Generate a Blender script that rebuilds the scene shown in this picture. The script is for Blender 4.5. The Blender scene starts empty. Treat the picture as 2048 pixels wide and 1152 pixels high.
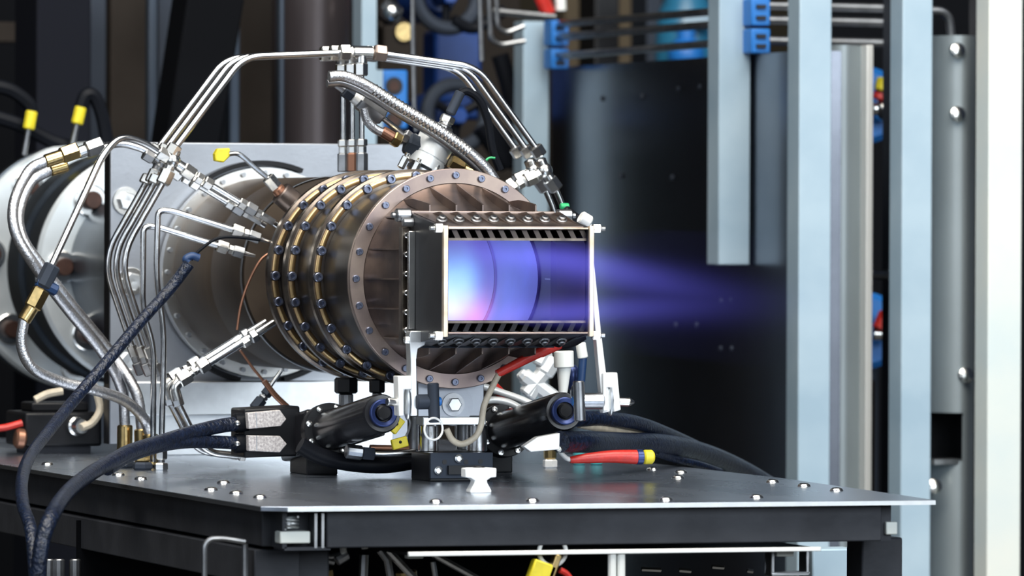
import bpy, bmesh, math, random
from mathutils import Vector, Matrix
random.seed(7)
PI = math.pi
SC = bpy.context.scene
COL = SC.collection

# ------------------------------------------------------------------ camera
FPX, YAW, PIT, ROLL = 12835.56, math.radians(17.8809), math.radians(-0.60992), math.radians(0.21333)
CAM = Vector((-1.8518373, -5.9220999, 0.05715721))
FW = Vector((math.sin(YAW) * math.cos(PIT), math.cos(YAW) * math.cos(PIT), math.sin(PIT)))
R0 = Vector((math.cos(YAW), -math.sin(YAW), 0)); U0 = R0.cross(FW)
RT = math.cos(ROLL) * R0 + math.sin(ROLL) * U0
UP = -math.sin(ROLL) * R0 + math.cos(ROLL) * U0
cd = bpy.data.cameras.new('camera'); cam = bpy.data.objects.new('camera', cd); COL.objects.link(cam)
cd.sensor_width = 36; cd.lens = FPX * 36 / 2048; cd.clip_end = 60; cd.clip_start = .1
cam.matrix_world = Matrix(((RT.x, UP.x, -FW.x, CAM.x), (RT.y, UP.y, -FW.y, CAM.y), (RT.z, UP.z, -FW.z, CAM.z), (0, 0, 0, 1)))
cd.dof.use_dof = True; cd.dof.focus_distance = 6.18; cd.dof.aperture_fstop = 12.0
SC.camera = cam

# ------------------------------------------------------------------ light
SC.view_settings.view_transform = 'Standard'; SC.view_settings.look = 'None'
SC.view_settings.exposure = 0.0; SC.view_settings.gamma = 1.0; SC.view_settings.use_curve_mapping = False
SC.cycles.use_denoising = True
W = bpy.data.worlds.new('world'); SC.world = W; W.use_nodes = True
W.node_tree.nodes['Background'].inputs[0].default_value = (.50, .66, 1.0, 1)
W.node_tree.nodes['Background'].inputs[1].default_value = .035
def area(name, loc, target, sx, sy, power, col):
    l = bpy.data.lights.new(name, 'AREA'); l.shape = 'RECTANGLE'; l.size = sx; l.size_y = sy; l.energy = power; l.color = col
    o = bpy.data.objects.new(name, l); COL.objects.link(o); o.location = loc
    o.rotation_euler = (Vector(target) - Vector(loc)).to_track_quat('-Z', 'Y').to_euler()
    return o
area('ceiling_lamp', (-.4, -1.2, 3.0), (0, .2, 0), 4.2, 2.2, 290, (1, .96, .88))
area('bay_door_daylight', (-7.0, -6.5, 2.6), (0, .6, 0), 7.0, 5.0, 190, (.82, .91, 1))
area('yard_daylight', (2.4, -9.5, 3.0), (1.0, 1.5, 0), 7.5, 4.4, 760, (.86, .94, 1))

# ------------------------------------------------------------------ tools
def at(x, y, Y):                       # the point of the plane at depth Y that the photograph shows at x, y
    d = FW + RT * ((x - 1024) / FPX) - UP * ((y - 576) / FPX)
    return CAM + d * ((Y - CAM.y) / d.y)
def atz(x, y, Z):
    d = FW + RT * ((x - 1024) / FPX) - UP * ((y - 576) / FPX)
    return CAM + d * ((Z - CAM.z) / d.z)
def atx(x, y, X):
    d = FW + RT * ((x - 1024) / FPX) - UP * ((y - 576) / FPX)
    return CAM + d * ((X - CAM.x) / d.x)
def P(pts, Y=None):
    return [at(p[0], p[1], Y if len(p) < 3 else p[2]) for p in pts]
def fil(pts, r, n=6):                  # polyline with rounded bends
    out = [Vector(pts[0])]
    for a, b, c in zip(pts, pts[1:], pts[2:]):
        a, b, c = Vector(a), Vector(b), Vector(c)
        u, v = (a - b), (c - b); k = min(r, u.length * .48, v.length * .48)
        p, q = b + u.normalized() * k, b + v.normalized() * k
        for i in range(n + 1):
            t = i / n; out.append(p * (1 - t) ** 2 + b * 2 * t * (1 - t) + q * t * t)
    out.append(Vector(pts[-1])); return out
def spl(pts, n=7):                     # Catmull-Rom
    pts = [Vector(p) for p in pts]; q = [2 * pts[0] - pts[1]] + pts + [2 * pts[-1] - pts[-2]]
    out = []
    for i in range(1, len(q) - 2):
        a, b, c, d = q[i - 1:i + 3]
        for k in range(n):
            t = k / n
            out.append(.5 * (2 * b + (c - a) * t + (2 * a - 5 * b + 4 * c - d) * t * t + (3 * b - a - 3 * c + d) * t ** 3))
    out.append(pts[-1]); return out
def frame(d):
    d = d.normalized(); h = Vector((0, 0, 1)) if abs(d.z) < .9 else Vector((1, 0, 0))
    u = h.cross(d).normalized(); return u, d.cross(u)
class MB:
    def __init__(s): s.v = []; s.f = []
    def add(s, v, f):
        k = len(s.v); s.v += [Vector(x) for x in v]; s.f += [[i + k for i in q] for q in f]; return s
    def box(s, c, d, M=None):
        c = Vector(c); x, y, z = [k / 2 for k in d]
        v = [Vector((a * x, b * y, e * z)) for a in (-1, 1) for b in (-1, 1) for e in (-1, 1)]
        if M is not None: v = [M @ p for p in v]
        return s.add([c + p for p in v], [[0, 1, 3, 2], [4, 6, 7, 5], [0, 4, 5, 1], [2, 3, 7, 6], [0, 2, 6, 4], [1, 5, 7, 3]])
    def bb(s, x0, x1, y0, y1, z0, z1): return s.box(((x0 + x1) / 2, (y0 + y1) / 2, (z0 + z1) / 2), (x1 - x0, y1 - y0, z1 - z0))
    def prism(s, poly, vec):
        n = len(poly); vec = Vector(vec); poly = [Vector(p) for p in poly]
        return s.add(poly + [p + vec for p in poly], [list(range(n))[::-1], list(range(n, 2 * n))] + [[i, (i + 1) % n, n + (i + 1) % n, n + i] for i in range(n)])
    def lathe(s, prof, o=(0, 0, 0), ax=(0, 0, 1), n=16, closed=False, a0=0, a1=2 * PI):
        o = Vector(o); ax = Vector(ax).normalized(); u, w = frame(ax); full = abs(a1 - a0 - 2 * PI) < 1e-6
        m = n if full else n + 1; L = len(prof); v = []; f = []
        for r, t in prof:
            for i in range(m):
                a = a0 + (a1 - a0) * i / n; v.append(o + ax * t + (u * math.cos(a) + w * math.sin(a)) * max(r, 1e-5))
        for j in range(L if closed else L - 1):
            for i in range(n):
                a, b = j * m + i, j * m + (i + 1) % m; c, d = ((j + 1) % L) * m + (i + 1) % m, ((j + 1) % L) * m + i
                f.append([a, b, c, d])
        if not full and closed:
            f.append([j * m for j in range(L)]); f.append([j * m + m - 1 for j in range(L)][::-1])
        return s.add(v, f)
    def cyl(s, p, q, r, r2=None, n=16):
        p, q = Vector(p), Vector(q); L = (q - p).length; r2 = r if r2 is None else r2
        return s.lathe([(0, 0), (r, 0), (r2, L), (0, L)], p, q - p, n)
    def rod(s, p, q, r, c=None, n=16):      # cylinder with chamfered ends
        p, q = Vector(p), Vector(q); L = (q - p).length; c = r * .2 if c is None else c
        return s.lathe([(0, 0), (r - c, 0), (r, c), (r, L - c), (r - c, L), (0, L)], p, q - p, n)
    def tube(s, pts, r, n=10, rf=None):
        pts = [Vector(p) for p in pts]; N = len(pts); v = []; f = []
        d = (pts[1] - pts[0]).normalized(); u, w = frame(d)
        for i, p in enumerate(pts):
            d2 = (pts[min(i + 1, N - 1)] - pts[max(i - 1, 0)]).normalized()
            u = (u - d2 * u.dot(d2)).normalized(); w = d2.cross(u)
            rr = r if rf is None else r * rf(i / (N - 1))
            for k in range(n):
                a = 2 * PI * k / n; v.append(p + (u * math.cos(a) + w * math.sin(a)) * rr)
        for i in range(N - 1):
            for k in range(n): f.append([i * n + k, i * n + (k + 1) % n, (i + 1) * n + (k + 1) % n, (i + 1) * n + k])
        f.append(list(range(n))[::-1]); f.append([(N - 1) * n + k for k in range(n)])
        return s.add(v, f)
    def ball(s, c, r, n=14, m=8, sc=(1, 1, 1)):
        k = len(s.v); s.lathe([(r * math.sin(PI * i / m), -r * math.cos(PI * i / m)) for i in range(m + 1)], (0, 0, 0), (0, 0, 1), n)
        for i in range(k, len(s.v)): s.v[i] = Vector(c) + Vector((s.v[i].x * sc[0], s.v[i].y * sc[1], s.v[i].z * sc[2]))
        return s
    def torus(s, c, ax, R, r, n=40, m=8, a0=0, a1=2 * PI):
        return s.lathe([(R + r * math.cos(2 * PI * i / m), r * math.sin(2 * PI * i / m)) for i in range(m)], c, ax, n, True, a0, a1)
WM = {}
def mesh_of(name, mb, mat, off=Vector((0, 0, 0)), smooth=True, ang=32):
    me = bpy.data.meshes.new(name); me.from_pydata([v - off for v in mb.v], [], mb.f)
    bm = bmesh.new(); bm.from_mesh(me); bmesh.ops.remove_doubles(bm, verts=bm.verts, dist=1e-7)
    bmesh.ops.dissolve_degenerate(bm, edges=bm.edges, dist=1e-8)
    bmesh.ops.recalc_face_normals(bm, faces=bm.faces); bm.to_mesh(me); bm.free()
    if smooth:
        for p in me.polygons: p.use_smooth = True
        me.set_sharp_from_angle(angle=math.radians(ang))
    me.materials.append(mat); return me
def link(name, me, M, parent):
    o = bpy.data.objects.new(name, me); COL.objects.link(o); WM[o.name] = M
    if parent is not None:
        o.parent = parent; o.matrix_basis = WM[parent.name].inverted() @ M
    else: o.matrix_world = M
    return o
def O(name, mb, mat, parent=None, bevel=0, smooth=True, label=None, ang=32, **props):
    lo = [min(v[i] for v in mb.v) for i in range(3)]; hi = [max(v[i] for v in mb.v) for i in range(3)]
    c = Vector(((lo[0] + hi[0]) / 2, (lo[1] + hi[1]) / 2, lo[2] if parent is None else (lo[2] + hi[2]) / 2))
    o = link(name, mesh_of(name, mb, mat, c, smooth, ang), Matrix.Translation(c), parent)
    if bevel:
        b = o.modifiers.new('bevel', 'BEVEL'); b.width = bevel; b.segments = 2; b.limit_method = 'ANGLE'; b.angle_limit = math.radians(40)
    if label: o['label'] = label
    for k, v in props.items(): o[k] = v
    return o
def inst(name, me, M, parent): return link(name, me, M, parent)
def T(name, label, cat, loc, group=None):
    o = bpy.data.objects.new(name, None); COL.objects.link(o); o.empty_display_size = .02
    o.location = loc; WM[o.name] = Matrix.Translation(Vector(loc)); tag(o, label, cat, group); return o
def tag(o, label, cat, group=None):
    o['label'] = label; o['category'] = cat
    if group: o['group'] = group
    return o
def axis_matrix(p, z, x=None):         # local Z along z
    z = Vector(z).normalized(); u, w = frame(z)
    if x is not None: u = (Vector(x) - z * z.dot(Vector(x))).normalized(); w = z.cross(u)
    return Matrix(((u.x, w.x, z.x, p[0]), (u.y, w.y, z.y, p[1]), (u.z, w.z, z.z, p[2]), (0, 0, 0, 1)))

# ------------------------------------------------------------------ materials
def mat(name, col, rough=.5, metal=0., var=.0, scale=60., col2=None, bump=0., bscale=None, spec=None, emit=None, stretch=None, rvar=0.):
    m = bpy.data.materials.new(name); m.use_nodes = True; N = m.node_tree.nodes; L = m.node_tree.links; b = N['Principled BSDF']
    b.inputs['Base Color'].default_value = (*col, 1); b.inputs['Roughness'].default_value = rough; b.inputs['Metallic'].default_value = metal
    if spec is not None: b.inputs['Specular IOR Level'].default_value = spec
    tc = N.new('ShaderNodeTexCoord'); src = tc.outputs['Object']
    if stretch:
        mp = N.new('ShaderNodeMapping'); mp.inputs['Scale'].default_value = stretch; L.new(src, mp.inputs[0]); src = mp.outputs[0]
    if var or col2 or rvar:
        nz = N.new('ShaderNodeTexNoise'); nz.inputs['Scale'].default_value = scale; nz.inputs['Detail'].default_value = 5; L.new(src, nz.inputs[0])
        cr = N.new('ShaderNodeValToRGB'); cr.color_ramp.elements[0].position = .36; cr.color_ramp.elements[1].position = .66
        c2 = col2 or tuple(c * (1 - var) for c in col)
        cr.color_ramp.elements[0].color = (*c2, 1); cr.color_ramp.elements[1].color = (*col, 1)
        L.new(nz.outputs['Fac'], cr.inputs[0]); L.new(cr.outputs[0], b.inputs['Base Color'])
        if rvar:
            mr = N.new('ShaderNodeMapRange'); mr.inputs[3].default_value = max(.02, rough - rvar); mr.inputs[4].default_value = rough + rvar
            L.new(nz.outputs['Fac'], mr.inputs[0]); L.new(mr.outputs[0], b.inputs['Roughness'])
    if bump:
        n2 = N.new('ShaderNodeTexNoise'); n2.inputs['Scale'].default_value = bscale or scale * 4; n2.inputs['Detail'].default_value = 3; L.new(src, n2.inputs[0])
        bp = N.new('ShaderNodeBump'); bp.inputs['Strength'].default_value = bump; bp.inputs['Distance'].default_value = .002
        L.new(n2.outputs['Fac'], bp.inputs['Height']); L.new(bp.outputs[0], b.inputs['Normal'])
    return m
steel = mat('polished steel', (.86, .86, .86), .2, 1, .15, 90, rvar=.06)
bright = mat('bright nickel', (.92, .91, .88), .22, 1, .08, 80)
dullsteel = mat('dull steel', (.46, .47, .49), .34, 1, .3, 60)
brass = mat('brass', (.80, .58, .26), .26, 1, .3, 120)
copper = mat('copper wire', (.34, .17, .11), .4, .8)
brushed = mat('brushed aluminium plate', (.37, .39, .43), .42, .85, .16, 14, bump=.05, bscale=300)
alu = mat('machined aluminium', (.88, .90, .91), .34, 1, .1, 60)
satin = mat('satin silver body', (.80, .82, .83), .42, .45, .06, 60)
whitealu = mat('white anodised aluminium', (.90, .90, .88), .35, .25)
casing = mat('heat darkened casing', (.095, .078, .068), .34, .9, 0, 18, col2=(.028, .027, .036), rvar=.08)
tan = mat('heat tinted flange', (.42, .33, .28), .36, .9, 0, 26, col2=(.27, .21, .20), rvar=.06)
inletm = mat('brown inlet steel', (.105, .080, .060), .55, .35, 0, 10, col2=(.055, .042, .033), rvar=.06, spec=.25)
nozzle = mat('nozzle skin', (.30, .235, .20), .36, .9, 0, 22, col2=(.12, .10, .10), rvar=.08)
gold = mat('straw tinted rim', (.82, .58, .26), .28, 1, 0, 60, col2=(.62, .40, .22))
ringdark = mat('ring flange steel', (.30, .25, .20), .3, 1, 0, 50, col2=(.13, .11, .10))
boltblue = mat('blued bolt', (.26, .29, .40), .3, .9, .3, 200)
darkhole = mat('dark recess', (.012, .012, .014), .6)
panelblack = mat('black side plate', (.035, .036, .042), .38, .6, .3, 40)
bronze = mat('tempered bronze edge', (.92, .82, .66), .34, .8, 0, 40, col2=(.72, .56, .40))
exitm = mat('dark exit liner', (.045, .03, .045), .5, .3, .3, 20)
liner = mat('violet tempered liner', (.34, .30, .55), .38, .8, 0, 16, col2=(.34, .30, .66), rvar=.08)
linerseam = mat('liner seam', (.10, .07, .22), .5, .5)
black = mat('black anodised', (.009, .0095, .012), .40, 0, .3, 60, spec=.25)
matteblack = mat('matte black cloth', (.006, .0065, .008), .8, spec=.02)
strutdark = mat('matte dark column', (.010, .011, .016), .7, spec=.05)
blackgloss = mat('black gloss housing', (.014, .014, .017), .22, .1)
rubber = mat('black rubber', (.006, .007, .010), .45, spec=0.1)
loommat = mat('blue black braided sleeve', (.008, .016, .042), .34, 0, .7, 220, bump=1., bscale=300)
blueano = mat('blue anodised', (.03, .05, .16), .3, .5)
blueplastic = mat('blue clamp plastic', (.015, .17, .55), .45)
bluetie = mat('dark blue tie', (.008, .035, .11), .5)
tealp = mat('teal plastic', (.05, .30, .32), .5)
yellow = mat('yellow plastic', (.80, .66, .03), .42, 0, .15, 90)
red = mat('red heat shrink', (.62, .03, .02), .38, 0, .25, 90, bump=.2, bscale=200)
greenp = mat('green wire', (.02, .40, .14), .45)
beige = mat('beige cable', (.62, .54, .42), .5, 0, .25, 120)
whitep = mat('white plastic', (.82, .83, .80), .4)
braid = mat('steel braid', (.74, .74, .76), .3, .95, 0, 500, col2=(.48, .48, .50), bump=.3, bscale=700)
speck = mat('speckled plate', (.72, .68, .66), .5, .1, 0, 520, col2=(.40, .36, .36))
tabletop = mat('oiled steel table top', (.40, .45, .54), .27, .95, 0, 9, col2=(.29, .335, .41), rvar=.07, stretch=(1, .35, 1))
beam = mat('black painted beam', (.050, .053, .062), .42, .1, .25, 24, bump=.1, bscale=120, spec=0.1)
galv = mat('galvanised strut', (.39, .50, .58), .5, .1, 0, 9, col2=(.30, .41, .50), rvar=.05)
galvpale = mat('pale galvanised strut', (.74, .75, .69), .5, .05, 0, 6, col2=(.62, .69, .69))
sheet = mat('dark sheet steel', (.27, .29, .34), .24, 1, .25, 5, bump=.05, bscale=20)
sheetgrey = mat('grey sheet steel', (.42, .48, .51), .42, .5, .15, 5)
chrome = mat('chromed flange', (.74, .79, .82), .36, .5, .18, 14, rvar=.08)
pipeblue = mat('blue grey pipe', (.10, .125, .16), .3, .8, .4, 14)
studbrown = mat('brown stud', (.06, .026, .018), .5, .3, .3, 90)
wallm = mat('dim wall', (.040, .033, .022), .9, 0, 0, 1.5, col2=(.016, .014, .010), spec=0.03)
floorm = mat('dark concrete', (.045, .045, .045), .8, 0, .4, 3)
tanwall = mat('tan wall board', (.115, .085, .05), .9, 0, .4, 2)
columnm = mat('brown grey column', (.075, .062, .066), .34, .5, .25, 5, stretch=(1, 1, .2))
slate = mat('slate grey panel', (.048, .057, .075), .5, .3, .2, 4, spec=0.03)
navy = mat('navy strip', (.055, .07, .095), .45, .3, spec=0.03)
umber = mat('umber panel', (.036, .030, .026), .6, 0, .4, 5, spec=0.03)
tankblue = mat('sky blue tank', (.03, .20, .36), .35, 0, .2, 6)
valveblue = mat('cobalt valve body', (.010, .055, .26), .4, 0, .3, 20)

# ------------------------------------------------------------------ setting
ZT = -.195
f = MB(); f.bb(-6, 6, -9, 6, -1.02, -1.0); O('floor', f, floorm, kind='structure')
f = MB(); f.bb(-4, 6, 5.0, 5.08, -1, 2.6); O('wall_back', f, wallm, kind='structure')

# ------------------------------------------------------------------ table
def table():
    z = ZT; th = .0042
    fl = atz(589, 1016, z); fr = atz(1853, 998, z); yf = (fl.y + fr.y) / 2
    xl = -.335; xr = fr.x + .036
    t = T('test_table', 'steel test table with glossy top plate and black beams carrying the engine', 'table', (0, .2, -1.0))
    ch = .045
    poly = [(fl.x, yf, z), (fr.x, yf, z), (fr.x + .012, yf + .14, z), (xr, yf + .5, z), (xr, 1.25, z), (xl, 1.25, z), (xl, yf + .012, z)]
    m = MB(); m.prism(poly, (0, 0, -th)); O('top_plate', m, tabletop, t, bevel=.0005)
    m = MB(); m.prism([(fl.x, yf - .0004, z - .0003), (fr.x, yf - .0004, z - .0003), (fr.x, yf - .0004, z - th), (fl.x, yf - .0004, z - th)], (0, .001, 0)); O('plate_edge', m, alu, t, label='bright sawn front edge of the plate')
    a = at(655, 1030, yf + .01); b = at(1765, 1094, yf + .01)
    zb0, zb1 = z - th - .0005, a.z - .0292
    m = MB(); m.bb(a.x, b.x, yf + .012, yf + .05, zb1, zb0); O('front_beam', m, beam, t, bevel=.0012)
    m = MB(); m.bb(xl + .012, xl + .05, yf + .05, 1.22, zb1, zb0); O('side_beam', m, beam, t, bevel=.0012)
    m = MB(); m.bb(xr - .05, xr - .012, yf + .2, 1.22, zb1, zb0); O('side_beam', m, beam, t, bevel=.0012)
    m = MB(); m.bb(xl + .008, xl + .05, yf + .06, 1.22, zb1 - .034, zb1 - .003); O('lower_side_beam', m, beam, t, bevel=.0012)
    # open corner between side beam and front beam: cheeks, spring, adjusting block
    c = at(560, 1030, yf + .03)
    m = MB(); m.bb(c.x - .002, c.x + .002, yf + .015, yf + .05, zb1, zb0); m.bb(c.x, a.x, yf + .035, yf + .05, zb1, zb0); m.bb(c.x, c.x + .042, yf + .015, yf + .05, zb1 - .002, zb1 + .001); O('corner_channel', m, beam, t)
    m = MB(); s = at(582, 1034, yf + .018); h = [Vector((s.x + .0065 * math.cos(k * .5), s.y + .0065 * math.sin(k * .5), s.z - .0105 * k / 44)) for k in range(46)]
    m.tube(h, .0010, 6); O('spring', m, alu, t)
    m = MB(); s = at(585, 1074, yf + .022); m.box(s, (.0275, .018, .0105)); O('adjusting_block', m, galvpale, t, bevel=.001, label='pale aluminium adjusting block under the spring')
    for px in (628, 642):
        m = MB(); q = at(px, 1060, yf + .02); m.bb(q.x - .0012, q.x + .0012, yf + .014, yf + .034, zb1, zb0 - .002); O('cheek_plate', m, dullsteel, t)
    m = MB(); q = at(1772, 1055, yf + .03); m.box(q + Vector((0, -.012, 0)), (.011, .006, .0115)); O('corner_nut', m, galvpale, t, bevel=.001)
    m = MB(); m.bb(b.x, b.x + .012, yf + .02, yf + .05, zb1, zb0); O('corner_cap', m, beam, t)
    for sx in (xl + .06, xr - .06):
        for sy in (yf + .09, 1.15):
            m = MB(); m.bb(sx - .02, sx + .02, sy - .02, sy + .02, -1.0, zb1); O('leg', m, beam, t, bevel=.002)
    # screws
    m = MB(); m.lathe([(0, .0032), (.0035, .0029), (.0056, .0016), (.0064, 0), (.0064, -.0005)], n=14); me = mesh_of('bolt', m, bright)
    for px, py in ((95, 930), (237, 951), (282, 959), (447, 967), (422, 981), (472, 988), (520, 996), (872, 1005), (1065, 1003), (1332, 1001), (1513, 996), (1305, 940), (1362, 946), (1356, 957), (1545, 965), (1608, 973), (1673, 982)):
        q = atz(px, py, z); inst('bolt', me, Matrix.Translation(q + Vector((0, 0, .0004))), t)
    return yf, zb1
YF, ZB = table()

# ------------------------------------------------------------------ engine
AX = (0, 1, 0)
def engine():
    e = T('jet_engine', 'heat darkened ramjet engine firing through a rectangular nozzle above the table', 'engine', (0, .2, -.1))
    # bodies
    m = MB(); m.lathe([(.085, .300), (.0945, .296), (.0945, .236), (.0915, .228), (.0945, .220), (.0955, .185), (.0945, .142), (.091, .135), (.0940, .128), (.0965, .075), (.0955, .03), (.0935, .006)], (0, 0, 0), AX, 96); O('combustor_case', m, casing, e)
    m = MB(); m.lathe([(.072, .290), (.074, .40), (.099, .402), (.1005, .41), (.1005, .525), (.0992, .530), (.0992, .536), (.1005, .541), (.1005, .69), (.097, .698)], (0, 0, 0), AX, 96); O('inlet_case', m, inletm, e)
    m = MB(); m.lathe([(.1010, .404), (.1016, .404), (.1016, .409), (.1010, .409)], (0, 0, 0), AX, 96, True); O('case_lip', m, dullsteel, e)
    m = MB(); m.lathe([(.0995, .680), (.112, .680), (.1125, .682), (.1125, .692), (.0995, .692)], (0, 0, 0), AX, 96, True); fl = O('inlet_flange', m, bright, e)
    b = MB(); b.cyl((0, 0, 0), (0, 0, .004), .0026, n=8); bme = mesh_of('flange_bolt', b, dullsteel)
    for k in range(28):
        a = 2 * PI * k / 28; inst('flange_bolt', bme, axis_matrix((.1065 * math.sin(a), .680, .1065 * math.cos(a)), (0, -1, 0)), fl)
    for a0, a1 in ((58, 78), (102, 124), (235, 292)):
        m = MB(); m.lathe([(.1145, .684), (.1195, .684), (.1195, .698), (.1145, .698)], (0, 0, 0), AX, 20, True, math.radians(a0 - 180), math.radians(a1 - 180)); O('clamp_segment', m, black, e)
    # three bolted rings
    hb = MB(); hb.lathe([(.0034, -.001), (.0046, 0), (.0046, .0062), (.0040, .0068), (.0024, .0068), (.0022, .0034), (0, .0034)], n=12); hme = mesh_of('cap_screw', hb, boltblue)
    sg = MB(); sg.lathe([(.0972, 0), (.1030, 0), (.1030, .0032), (.1015, .0040), (.0988, .0040), (.0972, .0032)], (0, 0, 0), (0, -1, 0), 5, True, math.radians(90 - 4.7), math.radians(90 + 4.7)); sme = mesh_of('rim_segment', sg, gold)
    for y in (.1355, .2286, .2897):
        m = MB(); m.lathe([(.090, y - .005), (.0965, y - .005), (.1042, y - .0045), (.1066, y - .002), (.1066, y + .006), (.1052, y + .008), (.090, y + .008)], (0, 0, 0), AX, 120, True); rg = O('bolted_ring', m, ringdark, e)
        for k in range(24):
            a = 2 * PI * k / 24; inst('cap_screw', hme, axis_matrix((.1 * math.sin(a), y - .0045, .1 * math.cos(a)), (0, -1, 0)), rg)
            inst('rim_segment', sme, Matrix.Translation((0, y - .0045, 0)) @ Matrix.Rotation(a + PI / 24, 4, 'Y'), rg)
    # front flange
    m = MB(); m.lathe([(.0925, -.003), (.1058, -.003), (.1064, -.0024), (.1064, .0012), (.1056, .0016), (.1056, .0020), (.1064, .0024), (.1064, .0058), (.0925, .0058)], (0, 0, 0), AX, 120, True); ff = O('front_flange', m, tan, e)
    b = MB(); b.lathe([(.0036, -.0003), (.0036, .0022), (.0030, .0030), (.0014, .0030), (.0012, .0016), (0, .0016)], n=12); bme = mesh_of('button_screw', b, boltblue)
    for k in range(24):
        a = 2 * PI * k / 24; inst('button_screw', bme, axis_matrix((.1 * math.sin(a), -.003, .1 * math.cos(a)), (0, -1, 0)), ff)
    # nozzle transition, round to square
    def sec(R, hx, hz, t, y, n=96):
        out = []
        for k in range(n):
            a = 2 * PI * k / n; c, s = math.cos(a), math.sin(a); g = 1 / max(abs(c) / hx, abs(s) / hz); rr = (1 - t) * R + t * g
            out.append(Vector((c * rr, y, s * rr)))
        return out
    def loft(rows, cap=False):
        n = len(rows[0]); v = [p for r in rows for p in r]; m = MB()
        m.add(v, [[j * n + i, j * n + (i + 1) % n, (j + 1) * n + (i + 1) % n, (j + 1) * n + i] for j in range(len(rows) - 1) for i in range(n)]); return m
    yb = -.088
    rows = [sec(.0925, .074, .0635, (i / 9) ** .62, -.002 + (yb + .002) * i / 9) for i in range(10)]
    O('nozzle_shell', loft(rows), nozzle, e, ang=50)
    def surf(x, y):      # shell height over the axis plane
        t = max(0, min(1, (y + .002) / (yb + .002))) ** .62; c = math.sqrt(max(1e-9, .0925 ** 2 - x * x)); return (1 - t) * c + t * .0635
    for sgn in (1, -1):
        for x in (-.052, -.0255, .001, .0275, .054):
            top = [(x, -.003, math.sqrt(.0925 ** 2 - x * x) - .0005), (x, -.035, surf(x, -.035) + .0075), (x, -.062, surf(x, -.062) + .0085), (x, yb + .003, .0722), (x, yb, .071), (x, yb, .0630)]
            low = [(x, yb * k / 6, surf(x, yb * k / 6) - .001) for k in (5, 4, 3, 2, 1)]
            m = MB(); m.prism([(p[0] - .0007, p[1], sgn * p[2]) for p in top + low], (.0014, 0, 0)); O('stiffening_fin', m, nozzle, e)
        for zz in (.059, .0285, .0, -.0285, -.0565):
            c = math.sqrt(.0925 ** 2 - zz * zz)
            def sx(y): t = max(0, min(1, (y + .002) / (yb + .002))) ** .62; return (1 - t) * c + t * .074
            top = [(c - .0005, -.003), (sx(-.035) + .005, -.035), (sx(-.062) + .006, -.062), (.0795, yb + .003), (.0790, yb), (.0735, yb)]
            low = [(sx(yb * k / 6) - .001, yb * k / 6) for k in (5, 4, 3, 2, 1)]
            m = MB(); m.prism([(sgn * p[0], p[1], zz - .0007) for p in top + low], (0, 0, .0014)); O('stiffening_fin', m, nozzle, e)
    # nozzle box
    ye = -.2
    for s in (-1, 1):
        m = MB(); m.prism([(s * .0690, yb, .0635), (s * .0690, ye, .0495), (s * .0690, ye, -.0505), (s * .0690, yb, -.0640)], (s * .0045, 0, 0)); sp = O('side_plate', m, panelblack, e, bevel=.0006)
        m = MB(); m.bb(*sorted((s * .0694, s * .0742)), ye - .004, ye + .002, -.0525, .0515); O('exit_edge', m, bronze, e, bevel=.0006, label='straw and blue tempered upright edge at the exit')
        m = MB(); m.bb(*sorted((s * .0735, s * .0815)), yb - .006, yb + .004, -.062, .050); st = O('bolt_strip', m, ringdark, e, bevel=.0006)
        m = MB(); m.bb(*sorted((s * .0735, s * .0800)), yb - .024, yb - .019, -.047, .046); O('guide_bar', m, bright, e, bevel=.0006, label='bright guide bar on the black side plate')
        b = MB(); b.lathe([(.0026, 0), (.0026, .003), (.0018, .0038), (0, .0038)], n=8); bm_ = mesh_of('small_screw', b, bright)
        for zz in (.042, .024, .0055, -.0125, -.031, -.048):
            inst('small_screw', bm_, axis_matrix((s * .0775, yb - .006, zz), (0, -1, 0)), st)
        for zz in (.049, -.0515):
            m = MB(); m.rod((s * .0735, ye + .001, zz), (s * .082, ye + .001, zz), .0045, n=6); m.rod((s * .082, ye + .001, zz), (s * .0865, ye + .001, zz), .0025, n=10); O('corner_nut', m, bright, e)
        # hinge knuckles at the upper corner
        m = MB(); m.rod((s * .073, yb - .006, .061), (s * .088, yb - .006, .061), .0065, n=14); m.rod((s * .073, yb - .016, .0545), (s * .084, yb - .016, .0545), .0042, n=10); m.rod((s * .088, yb - .006, .061), (s * .092, yb - .006, .061), .003, n=8); O('hinge_knuckle', m, dullsteel, e)
    for s in (1, -1):  # lower set gets darker materials: the shade below the nozzle is put into colour
        ym, zi = yb, .066
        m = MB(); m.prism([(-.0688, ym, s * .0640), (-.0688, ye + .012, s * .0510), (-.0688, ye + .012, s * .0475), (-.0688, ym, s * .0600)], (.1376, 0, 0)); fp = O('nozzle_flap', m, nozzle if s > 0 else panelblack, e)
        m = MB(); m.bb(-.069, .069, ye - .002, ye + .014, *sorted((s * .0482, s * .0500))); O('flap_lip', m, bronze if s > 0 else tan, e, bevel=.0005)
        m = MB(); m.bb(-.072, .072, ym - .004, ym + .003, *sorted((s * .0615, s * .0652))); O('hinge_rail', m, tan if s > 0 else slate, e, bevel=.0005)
        b = MB(); b.lathe([(.0052, -.001), (.0052, .0022), (.0036, .0026), (.0034, .0048), (.0018, .0052), (.0016, .003), (0, .003)], n=14); b2 = mesh_of('flap_screw', b, dullsteel)
        nrm = Vector((0, -.135, s * 1)).normalized()
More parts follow.
